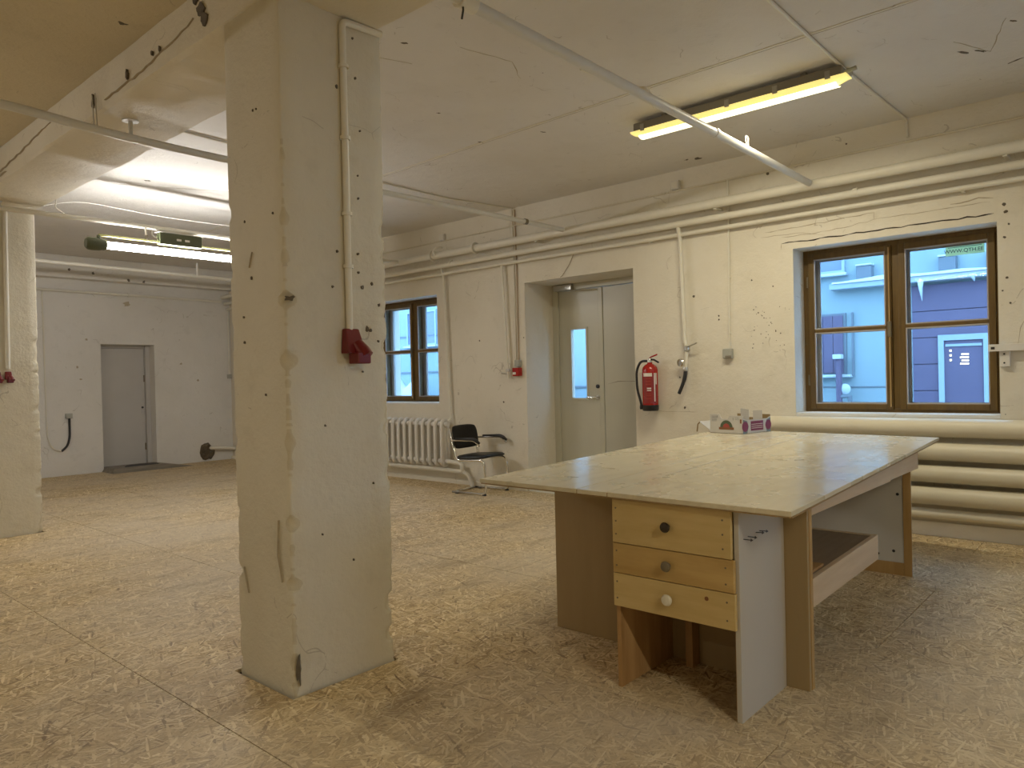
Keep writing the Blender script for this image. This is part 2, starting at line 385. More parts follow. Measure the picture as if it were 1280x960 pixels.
# downstand at the far wall
tag(MB().box(2.34, XW, YF-.22, YF, 3.17, CZ).build('trim_1', M['wall_far'], None, bevel=.012), 'shallow downstand along the top of the far wall', 'trim', kind='structure')

# floor: slab with strand board sheets laid on it, cut out round the pillars
fl = tag(MB().box(XL-.3, XW+.62, YB-.3, YF+.62, -.25, -.02).build('floor', M['dark'], None, origin=(0, 0, -.02)), 'floor of worn strand board sheets', 'floor', kind='structure')
PIL = [(1.79, 2.36, 2.92, 3.41), (1.79, 2.335, 8.265, 8.80)]
HOLES = [(a-.02, b+.012, c-.014, d+.02) for a, b, c, d in PIL]
def cut(rects, h):
    out = []
    for x0, x1, y0, y1 in rects:
        a, b, c, d = max(x0, h[0]), min(x1, h[1]), max(y0, h[2]), min(y1, h[3])
        if a >= b or c >= d: out.append((x0, x1, y0, y1)); continue
        for r in ((x0, a, y0, y1), (b, x1, y0, y1), (a, b, y0, c), (a, b, d, y1)):
            if r[1]-r[0] > 1e-4 and r[3]-r[2] > 1e-4: out.append(r)
    return out
SW, SL, G = 1.25, 2.5, .0022
x = -4.8; ci = 0
while x < XW-.02:
    y = YB-.55-(ci % 2)*1.25
    while y < YF:
        r = (max(x, XL)+G, min(x+SW, XW-.015)-G, max(y, YB)+G, min(y+SL, YF-.015)-G)
        y += SL
        if r[1]-r[0] < .03 or r[3]-r[2] < .03: continue
        rs = [r]
        for h in HOLES: rs = cut(rs, h)
        m = MB()
        for q in rs: m.box(q[0], q[1], q[2], q[3], -.018, 0)
        o = m.build('osb_sheet', M['osb_new' if x > 6 else 'osb'], fl)
        dz = random.uniform(-.0012, .0)
        o.location.z += dz
    x += SW; ci += 1

# pillars with knocked edges
def pillar(x0, x1, y0, y1, ztop, seed, label):
    m = MB(); nz = 240; nseg = 7; ring = []; CH = []
    C = [(x0, y0), (x1, y0), (x1, y1), (x0, y1)]
    for i in range(nz+1):
        z = -.018+(ztop+.018)*i/nz; pts = []; CH.append([])
        for c in range(4):
            p = Vector(C[c]); q = Vector(C[(c+1) % 4]); pr = Vector(C[c-1]); e = (q-p).normalized(); b = (pr-p).normalized()
            n1 = noise.noise((seed+c*9.1, z*2.1, 0)); n2 = noise.noise((seed+c*3.7, z*11, 4)); n3 = noise.noise((seed+c*5.3, z*31, 7))
            low = max(0, 1-max(0, z-1.5)/1.1)
            ch = .008+min(.05, max(0, n1)*.02+max(0, n2-.05)*.10+abs(n3)*.022)*min(1, low*1.4)
            CH[-1].append(ch)
            pts += [p+b*ch, p+(b+e)*ch*.34, p+e*ch]
            for k in range(1, nseg):
                t = k/nseg; v = p.lerp(q, t); nn = Vector((e.y, -e.x)); v = v+nn*(.0035*noise.noise((v.x*2.5+seed, v.y*2.5, z*1.6))+.0018*noise.noise((v.x*9, v.y*9+seed, z*9)))
                pts.append(v)
        ring.append([(p.x, p.y, z) for p in pts])
    k = len(ring[0]); vs_ = [p for r in ring for p in r]
    fs_ = [(i*k+j, i*k+(j+1) % k, (i+1)*k+(j+1) % k, (i+1)*k+j) for i in range(nz) for j in range(k)]+[tuple(range(k))[::-1], tuple(range(nz*k, nz*k+k))]
    o = m.add(vs_, fs_).build('pillar', M['pillar'], None, 'auto', origin=((x0+x1)/2, (y0+y1)/2, -.018))
    o.data.materials.append(M['worn'])
    per = 3+nseg-1
    for pl in o.data.polygons:
        if pl.index < nz*k and (pl.index % k) % per in (0, 1):
            iz, c = pl.index//k, (pl.index % k)//per
            if CH[iz][c] > .0125+.012*noise.noise((c*3.3, iz*.21, seed)): pl.material_index = 1
    return tag(o, label, 'pillar', kind='structure')
pil1 = pillar(*PIL[0], 3.15, 2.0, 'square cream pillar with chipped corners in the foreground')
pil2 = pillar(*PIL[1], 3.15, 11.0, 'square cream pillar cut off by the left picture edge')

# ------------------------------------------------------------------ wear that belongs to the shell
def chip(parent, c, e1, e2, a, b, seed, name='paint_chip', mat=None, th=.0025):
    rr = random.Random(seed); c = Vector(c); e1 = Vector(e1).normalized(); e2 = Vector(e2).normalized(); nrm = e1.cross(e2)
    n = 11; pts = []
    for i in range(n):
        t = 2*PI*i/n; k = rr.uniform(.45, 1.15); pts.append(c+e1*math.cos(t)*a*k+e2*math.sin(t)*b*k-nrm*th*.5)
    return MB().prism(pts, nrm*th).build(name, mat or M['chip'], parent)
def ribbon(parent, pts, wdt, nrm, name='crack', mat=None, jit=.006, seed=1, th=.003):
    rr = random.Random(seed); P = [Vector(p) for p in pts]; nrm = Vector(nrm); L = []
    for i in range(len(P)-1):
        n = max(2, int((P[i+1]-P[i]).length/.06))
        for k in range(n): L.append(P[i].lerp(P[i+1], k/n))
    L.append(P[-1]); up_, dn = [], []
    for i, p in enumerate(L):
        d = (L[min(i+1, len(L)-1)]-L[max(i-1, 0)]).normalized(); s = d.cross(nrm); q = p+s*rr.uniform(-jit, jit); ww = wdt*rr.uniform(.35, 1.2)*(.3 if i in (0, len(L)-1) else 1)
        up_.append(q+s*ww/2); dn.append(q-s*ww/2)
    m = MB(); n = len(L)
    vs_ = [p-nrm*th*.5 for p in up_+dn]+[p+nrm*th*.5 for p in up_+dn]
    fs_ = [(2*n+i, 2*n+i+1, 3*n+i+1, 3*n+i) for i in range(n-1)]+[(i, i+1, 2*n+i+1, 2*n+i) for i in range(n-1)]+[(n+i, 3*n+i, 3*n+i+1, n+i+1) for i in range(n-1)]
    return m.add(vs_, fs_).build(name, mat or M['crack'], parent)
for i, (cx, cy, a, b) in enumerate([(5.78, .99, .05, .018), (5.84, .90, .055, .014), (6.70, 3.42, .035, .05), (6.66, 3.52, .02, .03), (3.07, 3.55, .028, .016), (4.81, 4.57, .03, .015), (5.48, .67, .03, .012), (3.24, 7.82, .05, .03), (2.95, 3.70, .015, .03), (4.05, 4.3, .02, .012), (5.0, 4.0, .03, .012), (6.2, .75, .012, .06)]):
    chip(ceil, (cx, cy, CZ), (math.cos(.5), -math.sin(.5), 0), (-math.sin(.5), -math.cos(.5), 0), a, b, i)
chip(ceil_l, (1.674-.02, 4.263, CZL), (1, 0, 0), (0, -1, 0), .03, .02, 40)
for i, pts in enumerate([[(5.55, 1.0, CZ), (5.9, .85, CZ), (5.4, .7, CZ)], [(3.35, 3.35, CZ), (3.75, 3.25, CZ), (4.0, 3.4, CZ)], [(2.9, 3.9, CZ), (3.3, 3.75, CZ)], [(3.0, 8.2, CZ), (4.6, 7.4, CZ)]]):
    ribbon(ceil, pts, .006, (0, 0, -1), seed=i)
ribbon(ceil, [(4.86, 11.5, CZ), (4.85, 6.0, CZ), (4.78, 3.0, CZ), (4.72, -1.0, CZ)], .016, (0, 0, -1), 'slab_joint', M['beam'], .003, 9, .008)
ribbon(ceil, [(4.90, 11.5, CZ), (4.89, 6.0, CZ), (4.81, 3.0, CZ), (4.75, -1.0, CZ)], .004, (0, 0, -1), 'slab_joint', M['crack'], .003, 10)
# broken plaster on the beam, by the pillar head
nx = (-1, 0, 0)
for i, (y, z, a, b) in enumerate([(3.62, 3.30, .05, .035), (3.58, 3.235, .04, .05), (3.66, 3.37, .03, .03), (5.08, 3.225, .03, .05), (4.55, 3.24, .012, .03), (4.1, 3.25, .01, .02), (4.2, 3.26, .012, .015)]):
    chip(bm_, (1.786, y, z), (0, 1, 0), (0, 0, -1) if False else (0, 0, 1), a, b, 60+i, 'broken_plaster', None, .02)
for i, pts in enumerate([[(1.785, 4.9, 3.19), (1.785, 4.4, 3.20), (1.785, 3.9, 3.24), (1.785, 3.7, 3.28)], [(1.785, 7.2, 3.2), (1.785, 6.5, 3.25), (1.785, 5.9, 3.30)], [(1.785, 8.0, 3.18), (1.785, 7.0, 3.17)]]):
    ribbon(bm_, pts, .0045, nx, seed=20+i, th=.014)
# lintel lines and cracks above the near window
xw = XW
for i, (pts, w_) in enumerate([([(xw, 2.70, 2.612), (xw, 1.0, 2.616)], .011), ([(xw, 2.86, 2.735), (xw, 2.3, 2.755), (xw, 1.88, 2.775)], .007), ([(xw, 2.70, 2.665), (xw, 2.2, 2.675), (xw, 1.88, 2.71), (xw, 1.02, 2.715)], .005), ([(xw, 1.88, 2.775), (xw, 1.88, 2.71)], .005), ([(xw, 2.70, 2.612), (xw, 2.70, 2.56)], .005), ([(xw, 2.9, 2.70), (xw, 2.5, 2.69), (xw, 2.3, 2.64)], .004), ([(xw, 1.3, 2.74), (xw, 1.1, 2.755), (xw, 1.0, 2.74)], .009), ([(xw, 3.6, 1.005), (xw, 4.2, 1.01)], .004), ([(xw, .86, 1.55), (xw, .84, 1.70), (xw, .8, 1.78)], .006)]):
    ribbon(wr, pts, w_, nx, mat=M['dark'] if i == 0 else None, seed=30+i)
hm = MB(); rr = random.Random(3)
def hole(y, z, r):
    r *= .75
    p = [(XW, y+math.cos(t)*r*rr.uniform(.7, 1.2), z+math.sin(t)*r*rr.uniform(.7, 1.2)) for t in [2*PI*k/7 for k in range(7)]]
    hm.prism([Vector(q)+Vector((.001, 0, 0)) for q in p], (-.003, 0, 0))
for k in range(34): hole(rr.gauss(2.86, .10), rr.uniform(1.55, 2.05), rr.uniform(.003, .009))
for y, z, r in [(2.82, 3.30, .022), (2.1, 3.42, .014), (2.79, 2.22, .012), (.92, 2.62, .02), (.9, 2.52, .013), (.93, 2.42, .014), (.92, 2.1, .014), (.9, 1.9, .012), (.95, 2.0, .01), (.93, 2.68, .02), (3.35, 1.98, .013), (3.35, 1.94, .013), (3.62, 2.2, .02), (4.5-.7, 1.37, .012), (6.3, 1.1, .016), (6.7, 1.9, .016), (3.75, 1.05, .018), (3.0, 2.3, .012), (5.94, 1.9, .012)]: hole(y, z, r)
hm.build('drill_holes', M['chip'], wr)['kind'] = 'stuff'
hm = MB()
def phole(face, a, z, r):
    r *= .6
    for k in range(1):
        P = []
        for j in range(7):
            t = 2*PI*j/7; q = r*rr.uniform(.6, 1.2); P.append((a+math.cos(t)*q, 2.922, z+math.sin(t)*q*1.3) if face == 'y' else (1.792, a+math.cos(t)*q, z+math.sin(t)*q*1.3))
        hm.prism(P, (0, -.008, 0) if face == 'y' else (-.008, 0, 0))
for a, z, r in [(2.19, 3.06, .010), (2.20, 2.87, .010), (2.22, 2.62, .008), (2.09, 2.80, .012), (2.20, 2.40, .007), (2.20, 2.29, .008), (2.07, 2.02, .010), (2.19, 2.02, .010), (2.21, 1.86, .014), (2.19, 1.93, .009), (2.27, 1.88, .012), (2.235, 1.655, .020), (2.255, 1.65, .012), (2.04, 1.85, .010), (2.31, 1.78, .010), (2.30, 1.60, .010), (1.98, 1.2, .008), (2.2, 1.45, .008), (2.25, .9, .008), (1.95, .7, .007), (2.12, .55, .008)]: phole('y', a, z, r)
for a, z, r in [(3.15, 2.67, .007), (3.12, 2.67, .007), (3.25, 2.17, .008), (3.0, 2.17, .008), (3.2, 1.9, .011), (3.28, 1.72, .009), (3.28, 1.6, .009), (3.1, 1.35, .007)]: phole('x', a, z, r)
hm.build('drill_holes', M['chip'], pil1)['kind'] = 'stuff'
for i, (pts, nrm) in enumerate([([(1.788, 3.02, .78), (1.788, 3.03, .62), (1.788, 3.0, .50)], nx), ([(1.788, 3.34, .52), (1.788, 3.3, .40)], nx), ([(1.788, 3.22, 1.95), (1.788, 3.19, 2.02)], nx)]):
    ribbon(pil1, pts, .006, nrm, 'scratch', M['crack'], .003, 50+i, .010)
# scarred, flaking plaster along the near corner
chip(pil1, (1.806, 2.912, .12), (1, -.9, 0), (0, 0, 1), .012, .07, 88, 'broken_edge', M['chip'], .02)
chip(pil1, (1.81, 2.915, 1.78), (1, -.4, 0), (0, 0, 1), .03, .012, 89, 'broken_edge', M['chip'], .02)

# ------------------------------------------------------------------ windows
def window(n, y0, y1, z0, z1, label, gap=0.0, sticker=False):
    X0 = XW+.257; ym = (y0+y1)/2
    t = thing('window_%d' % n, label, 'window', (X0, ym, z0), kind='structure')
    W = M['winwood']; zb, zt = z0+.03, z1
    MB().box(XW+.004, X0+.02, y0, y1, z0-.001, z0+.03).build('sill', M['reveal'], t, bevel=.006)
    f = MB(); fx0, fx1 = X0, X0+.17
    f.box(fx0, fx1, y1-.05, y1, zb, zt).box(fx0, fx1, y0, y0+.05, zb, zt).box(fx0, fx1, y0+.05, y1-.05, zt-.05, zt).box(fx0, fx1, y0+.05, y1-.05, zb, zb+.035).box(fx0, fx1, ym-.028, ym+.028, zb+.035, zt-.05)
    fr = f.build('frame', W, t, bevel=.004)
    zt2, zb2 = zt-.05, zb+.035; ztr = zb2+(zt2-zb2)*.503
    for (a, b) in ((ym+.028, y1-.05), (y0+.05, ym-.028)):
        for k, (x0, mat) in enumerate(((X0-.018, W), (X0+.13, M['winside']))):
            s = .052; m = MB()
            m.box(x0, x0+.05, a, a+s, zb2-.012, zt2+.012).box(x0, x0+.05, b-s, b, zb2-.012, zt2+.012).box(x0, x0+.05, a+s, b-s, zt2-s+.012, zt2+.012).box(x0, x0+.05, a+s, b-s, zb2-.012, zb2+s-.012)
            sa = m.build('sash', mat, t, bevel=.005)
            MB().box(x0+.004, x0+.046, a+s, b-s, ztr-.015, ztr+.015).build('glazing_bar', mat if k else M['winwood'], sa, bevel=.005)
            for (q0, q1) in ((zb2+s-.012, ztr-.015), (ztr+.015, zt2-s+.012)):
                MB().box(x0+.02, x0+.024, a+s-.004, b-s+.004, q0-.004, q1+.004).build('pane', M['glass'], sa)
                # pale putty bead round the pane
                pm = MB(); g = .010; A0, B0 = a+s, b-s
                pm.box(x0+.006, x0+.02, A0, A0+g, q0, q1).box(x0+.006, x0+.02, B0-g, B0, q0, q1).box(x0+.006, x0+.02, A0+g, B0-g, q1-g, q1).box(x0+.006, x0+.02, A0+g, B0-g, q0, q0+g)
                pm.build('putty_bead', M['winside'], sa)
    # espagnolette rod and handle on the middle stile, hinges at the sides
    rod = MB().tube([(X0-.03, ym+.045, zb+.05), (X0-.03, ym+.045, zt-.06)], .007, 8)
    rod.build('bolt_rod', M['brownwood'], t)
    MB().box(X0-.045, X0-.018, ym+.03, ym+.06, ztr-.09, ztr+.05).build('handle', M['knob_brown'], t, bevel=.006)
    for zz in (zb+.3, zt-.3): MB().tube([(X0-.022, y1-.045, zz-.05), (X0-.022, y1-.045, zz+.05)], .009, 8).build('hinge', M['knob_brown'], t)
    # parting line between the two sash stiles
    if sticker:
        yb, za = ym-.028-.047, zt2-.05
        sx = X0+.13+.017
        s = MB().add([(sx, 1.128, 2.372), (sx, 1.418, 2.372), (sx, 1.418, 2.468), (sx, 1.128, 2.468)], [(0, 1, 2, 3)]).build('sticker', M['sticker'], t)
        text('sticker_text', 'WWW.QTH.EE', .044, basis((sx-.001, 1.282, 2.408), (0, -1, 0), (0, 0, 1)), M['ink'], s)
        MB().box(sx-.001, sx, 1.15, 1.40, 2.440, 2.444).build('sticker_line', M['ink'], s)
    return t
window(1, *WIN[0], 'brown wooden double casement window above the heating pipes', sticker=True)
window(2, *WIN[1], 'brown wooden casement window above the ribbed radiator, partly behind the pillar')
window(3, *WIN[2], 'brown wooden casement window nearer the camera')

for i, (a, b, z0, z1) in enumerate(BW):
    t = thing('window_%d' % (4+i), 'added unseen fill window in the wall behind the camera', 'window', ((a+b)/2, YB-.3, z0), kind='structure')
    m = MB(); s = .07
    for q in ((a, a+s, z0, z1), (b-s, b, z0, z1), ((a+b)/2-s/2, (a+b)/2+s/2, z0, z1), (a, b, z0, z0+s), (a, b, z1-s, z1)): m.box(q[0], q[1], YB-.36, YB-.28, q[2], q[3])
    m.build('frame', M['winwood'], t)
    MB().box(a+.03, b-.03, YB-.322, YB-.318, z0+.03, z1-.03).build('pane', M['glass'], t)

# ------------------------------------------------------------------ double door
D = thing('door_1', 'grey steel double door with a narrow vision pane, in a deep reveal', 'door', (7.5, 5.13, 0), kind='structure')
m = MB(); y0, y1, zt = DOOR[0], DOOR[1], DOOR[3]
m.box(7.49, 7.60, y1-.085, y1, 0, zt).box(7.49, 7.60, y0, y0+.085, 0, zt).box(7.49, 7.60, y0+.085, y1-.085, zt-.075, zt)
m.build('frame', M['door'], D, bevel=.004)
# left leaf with opening for the glass
lm = MB(); a, b, zz0, zz1 = 5.212, 5.82, .01, 2.495
g0, g1, h0, h1 = 5.398, 5.634, 1.127, 2.0
for q in ((a, g0, zz0, zz1), (g1, b, zz0, zz1), (g0, g1, zz0, h0), (g0, g1, h1, zz1)): lm.box(7.515, 7.57, q[0], q[1], q[2], q[3])
leaf = lm.build('door_leaf', M['door'], D)
m = MB(); s = .022
m.box(7.503, 7.52, g0-s, g0+.006, h0-s, h1+s).box(7.503, 7.52, g1-.006, g1+s, h0-s, h1+s).box(7.503, 7.52, g0, g1, h1-.006, h1+s).box(7.503, 7.52, g0, g1, h0-s, h0+.006)
m.build('pane_frame', M['door'], leaf, bevel=.003)
MB().box(7.538, 7.546, g0, g1, h0, h1).build('pane', M['glass'], leaf)
MB().box(7.505, 7.57, 5.146, 5.209, .01, 2.495).build('closing_strip', M['door'], leaf, bevel=.006)
hd = MB().tube(fillet([(7.515, 5.24, 1.14), (7.455, 5.24, 1.14), (7.455, 5.37, 1.14)], .02), .010, 10)
hd.lathe([(.026, 0), (.026, .012)], (7.515, 5.24, 1.14), (-1, 0, 0)); hd.build('handle', M['chrome'], leaf, 'auto')
MB().lathe([(.024, 0), (.024, .014), (.016, .018)], (7.515, 5.24, 1.275), (-1, 0, 0)).build('lock_cylinder', M['black'], leaf, 'auto')
leaf2 = MB().box(7.515, 7.57, 4.43, 5.14, .01, 2.495).build('door_leaf', M['door'], D, bevel=.003)
ribbon(leaf2, [(7.514, 5.09, 1.30), (7.514, 4.95, 1.335), (7.514, 4.66, 1.33)], .006, nx, 'scratch', M['chip'], .004, 91)
cl = MB().box(7.43, 7.49, 5.56, 5.84, 2.495, 2.565).build('door_closer', M['steel'], D, bevel=.006)
MB().tube([(7.46, 5.60, 2.485), (7.40, 5.38, 2.478), (7.505, 5.22, 2.47)], .009, 8).build('closer_arm', M['steel'], cl)
for z in (.4, 1.3, 2.2): MB().tube([(7.50, 5.825, z-.05), (7.50, 5.825, z+.05)], .010, 8).build('hinge', M['door'], D)

# far door
D2 = thing('door_2', 'plain grey single door in the far end wall', 'door', (5.09, YF+.3, 0), kind='structure')
m = MB(); X0, X1, z1 = FD[0], FD[1], FD[3]
m.box(X0, X0+.03, YF+.27, YF+.36, 0, z1).box(X1-.07, X1, YF+.20, YF+.36, 0, z1).box(X0+.03, X1-.07, YF+.24, YF+.36, z1-.05, z1)
m.build('frame', M['door_far'], D2, bevel=.004)
lf = MB().box(X0+.033, X1-.074, YF+.26, YF+.31, .055, z1-.055).build('door_leaf', M['door_far'], D2, bevel=.003)
for z in (.35, 1.55): MB().tube([(X1-.08, YF+.255, z-.06), (X1-.08, YF+.255, z+.06)], .012, 8).build('hinge', M['knob_brown'], D2)
MB().lathe([(.018, 0), (.018, .012)], (X1-.12, YF+.26, 1.04), (0, -1, 0)).build('lock_cylinder', M['black'], lf)
MB().box(X1-.135, X1-.105, YF+.25, YF+.26, .93, 1.0).build('lock_plate', M['steel'], lf)
m = MB(); m.box(X1-.004, X1+.075, YF-.012, YF+.02, 0, z1+.004); m.box(X0-.02, X1+.075, YF-.012, YF+.02, z1+.004, z1+.05)
m.build('architrave', M['wall_far'], D2, bevel=.003)
MB().box(X0-.02, X1+.02, YF+.365, YF+.40, -.01, z1+.02).build('back_panel', M['door_far'], D2)  # unseen backing added to stop daylight leaking past the far door
MB().box(X0, X1, YF+.02, YF+.33, -.01, .05).build('threshold', M['ramp'], D2)

# ------------------------------------------------------------------ pipes on the right wall
def run(name, pts, r, label, cat='pipe', mat=None, seg=12, fil=.05, clips=None, group=None, clip_dir=None):
    t = MB().tube(fillet(pts, fil) if len(pts) > 2 else pts, r, seg).build(name, mat or M['pipe'], None, 'auto', origin=pts[0])
    tag(t, label, cat, group)
    for c in clips or []:
        c = Vector(c); MB().lathe([(r*1.5, -.008), (r*1.5, .008)], c, clip_dir or (0, 1, 0), 12).build('clip', M['pipe'], t, 'auto')
    return t
big = run('wall_pipe', [(6.80, YB+.02, 3.075), (6.80, 7.42, 3.08)], .047, 'thickest white pipe along the top of the window wall')
nar = MB().tube([(6.80, 7.42, 3.08), (6.80, YF-.02, 3.05)], .042, 12).build('pipe_end', M['pipe'], big, 'auto')
for y in (7.40, 6.6): MB().lathe([(.075, -.012), (.075, .012)], (6.80, y, 3.08), (0, 1, 0)).build('flange', M['pipe'], big, 'auto')
MB().tube(fillet([(6.76, 7.32, 3.07), (6.70, 7.30, 3.13), (6.72, 7.24, 3.17), (6.80, 7.22, 3.17)], .04), .016, 8).build('valve', M['pipe'], big, 'auto')
for y in (-1.5, .9, 3.3, 5.6): MB().box(6.80, XW+.01, y-.015, y+.015, 3.02, 3.035).build('bracket', M['pipe'], big)
p2 = run('wall_pipe', [(6.845, YB+.02, 2.955), (6.845, YF-.02, 2.93)], .034, 'middle white pipe directly below the thickest wall pipe')
for y in (2.0, 7.1, 9.2): MB().lathe([(.040, -.02), (.040, .02)], (6.845, y, 2.95), (0, 1, 0)).build('coupling', M['pipe'], p2, 'auto')
p3 = run('wall_pipe', [(6.885, YB+.02, 2.853), (6.885, YF-.02, 2.83)], .022, 'thinnest and lowest white pipe of the three running high along the window wall')
for y in (1.2, 4.1, 6.9): MB().box(6.885, XW+.01, y-.012, y+.012, 2.815, 2.83).build('bracket', M['pipe'], p3)
run('wall_cable', [(6.932, YB+.02, 3.345), (6.932, 2.0, 3.325), (6.932, 5.0, 3.305), (6.932, YF-.02, 3.27)], .010, 'thin painted cable running along the wall just below the ceiling', 'cable', M['beam'], 6, .2)
# heating register under the near window
reg = thing('heating_register', 'four stacked thick cream heating pipes under the near window', 'radiator', (6.84, .9, .16))
for i, (z, r) in enumerate([(.91, .076), (.715, .074), (.53, .073), (.350, .076)]):
    MB().tube([(6.84, YB+.05, z), (6.84, 2.86, z), (6.84, 2.90, z)], [r, r, r*.6], 20).build('heating_pipe', M['heater'], reg, 'auto')
MB().tube([(6.855, YB+.05, .20), (6.855, 2.9, .20)], .042, 14).build('return_pipe', M['heater'], reg, 'auto')
for i, y in enumerate((2.75, -.9)):
    MB().tube([(6.84, y, .20), (6.84, y, .91)], .028, 10).build('riser', M['heater'], reg, 'auto')
    MB().box(6.84, XW-.001, y-.1, y-.06, .15, .9).build('bracket', M['heater'], reg)
# base ledge / kerb along the wall
tag(MB().box(6.925, XW+.005, YB, 4.34, -.018, .12).build('baseboard_right', M['wall'], None, bevel=.012), 'rough plaster kerb at the foot of the window wall under the pipes', 'baseboard', kind='structure')
tag(MB().box(6.90, XW+.005, 5.92, YF, -.018, .055).build('baseboard_right', M['wall'], None, bevel=.012), 'rough low plaster kerb below the radiator and chair', 'baseboard', kind='structure')

# verticals
run('wall_pipe', [(6.845, 7.305, 2.93), (6.89, 7.30, 2.80), (6.89, 7.23, 1.0), (6.89, 7.215, .88), (6.84, 7.22, .84)], .018, 'white riser pipe dropping to the ribbed radiator', seg=10, fil=.04)
t = run('wall_pipe', [(6.885, 6.23, 2.84), (6.89, 6.23, 2.78), (6.89, 6.165, 1.40)], .017, 'white drop pipe with a small tap beside the red call box', seg=10, fil=.04)
MB().lathe([(.024, -.02), (.03, 0), (.024, .02)], (6.89, 6.168, 1.50), (0, 0, 1)).build('collar', M['steel'], t, 'auto')
MB().tube([(6.89, 6.19, 1.46), (6.86, 6.25, 1.47)], .012, 8).build('tap', M['steel'], t)
tt = thing('riser_cables', 'pair of thin brownish cables dropping to the red call box', 'cable', (6.93, 6.03, 1.62))
for dy in (0, .045): MB().tube([(6.932, 6.035+dy, 3.50), (6.932, 6.02+dy, 2.8), (6.932, 6.02+dy, 1.62)], .008, 6).build('cable', plain('brown_cable', (.40, .30, .20), .5) if dy == 0 else M['pipe'], tt)
gb = tag(MB().box(6.89, XW, 5.98, 6.06, 1.545, 1.625).build('junction_box', M['greyplastic'], None, bevel=.006), 'small grey junction box directly above the red call box', 'junction box')
cb = tag(MB().box(6.875, XW, 5.975, 6.085, 1.425, 1.53).build('call_box', M['extred'], None, bevel=.008), 'small red fire alarm call box on wall left of the double door', 'alarm')
MB().box(6.872, 6.876, 6.025, 6.075, 1.445, 1.475).build('label_plate', M['print_white'], cb)
v = run('wall_pipe', [(6.845, 3.735, 2.93), (6.89, 3.735, 2.80), (6.89, 3.705, 1.72)], .021, 'white drop pipe ending in taps right of the extinguisher', seg=10, fil=.04)
MB().tube([(6.89, 3.705, 1.76), (6.885, 3.685, 1.66), (6.885, 3.70, 1.45)], .018, 10).build('tail_pipe', M['pipe'], v, 'auto')
MB().lathe([(.018, -.03), (.034, -.02), (.034, .02), (.018, .03)], (6.885, 3.68, 1.665), (0, 0, 1)).build('valve_body', M['steel'], v, 'auto')
MB().tube([(6.87, 3.68, 1.67), (6.85, 3.62, 1.69), (6.845, 3.55, 1.715)], .008, 8).build('lever', M['steel'], v)
MB().lathe([(.014, 0), (.042, .004), (.046, .02), (.036, .035), (.036, .02)], (6.87, 3.735, 1.52), (-1, .3, 0)).build('tap_wheel', M['chrome'], v, 'auto')
MB().lathe([(.026, -.02), (.030, 0), (.026, .02)], (6.885, 3.70, 1.45), (0, 0, 1)).build('hose_clamp', M['steel'], v, 'auto')
MB().tube(fillet([(6.885, 3.70, 1.45), (6.875, 3.705, 1.36), (6.86, 3.745, 1.25), (6.86, 3.77, 1.20)], .05), [.020]*6+[.018]*8, 10).build('hose_stub', M['rubber'], v, 'auto')
s7 = run('conduit', [(6.93, 3.22, 3.315), (6.93, 3.225, 2.5), (6.93, 3.238, 1.64)], .010, 'thin white conduit dropping to the grey wall socket', 'conduit', None, 8, .02, [(6.93, 3.225, 2.35), (6.93, 3.235, 1.8)], clip_dir=(0, 0, 1))
ws = tag(MB().box(6.89, XW, 3.198, 3.298, 1.545, 1.645).build('wall_socket', M['greyplastic'], None, bevel=.012), 'grey square wall socket between the taps and the near window', 'socket')
MB().box(6.882, 6.892, 3.205, 3.265, 1.548, 1.575).build('socket_lip', M['housing'], ws, bevel=.003)
for (y, z, lab) in ((3.79, 3.371, 'small white junction box high on the wall above the tap pipe'), (7.33, 3.335, 'small white junction box high on the wall above the ribbed radiator')):
    b = tag(MB().box(6.895, XW, y-.045, y+.045, z-.045, z+.045).build('junction_box', M['white'], None, bevel=.006), lab, 'junction box')
    MB().box(6.89, 6.897, y-.035, y+.035, z-.035, z+.035).build('cover', M['pipe'], b, bevel=.002)
run('hanging_wire', [(6.935, 5.14, 2.83), (6.935, 5.20, 2.72), (6.935, 5.31, 2.60), (6.935, 5.34, 2.585)], .004, 'thin wire looping down onto the top of the double door reveal', 'wire', M['crack'], 6, .05)
# wall rail at the right frame edge
rl = thing('wall_rail', 'white rail on a bracket at the right picture edge beside the window', 'rail', (6.92, .8, 1.52))
MB().box(6.872, 6.912, .2, 1.045, 1.522, 1.577).build('bar', M['white'], rl, bevel=.003)
MB().box(6.868, 6.873, 1.0, 1.025, 1.538, 1.557).build('slot', M['ink'], rl)
br = MB().box(6.905, XW, .905, .972, 1.40, 1.522).build('bracket', M['white'], rl, bevel=.003)
for z in (1.43, 1.50): MB().lathe([(.007, 0), (.007, .004)], (6.905, .942, z), (-1, 0, 0), 8).build('screw', M['ink'], br)

# ------------------------------------------------------------------ branch pipes across the room
pA = run('ceiling_pipe', [(1.2, 2.33, 3.13), (2.42, 2.37, 3.125), (5.47, 2.37, 3.105), (6.80, 2.37, 3.09)], .030, 'white pipe crossing below the ceiling in front of the yellow batten lamp', mat=M['pipe_grey'], fil=.1)
MB().lathe([(.040, -.05), (.040, .05)], (2.42, 2.37, 3.125), (1, 0, 0)).build('coupling', M['pipe'], pA, 'auto')
MB().lathe([(.035, -.02), (.035, .02)], (4.92, 2.37, 3.11), (1, 0, 0)).build('coupling', M['pipe_grey'], pA, 'auto')
MB().tube([(2.40, 2.37, 3.10), (2.37, 2.34, 3.06), (2.38, 2.36, 3.03)], .005, 6).build('wire_tail', M['dark'], pA)
MB().tube(fillet([(5.44, 2.37, 3.10), (5.43, 2.37, 3.21), (5.475, 2.37, 3.21), (5.475, 2.37, 3.10)], .02), .0045, 6).build('hanger', M['pipe'], pA)
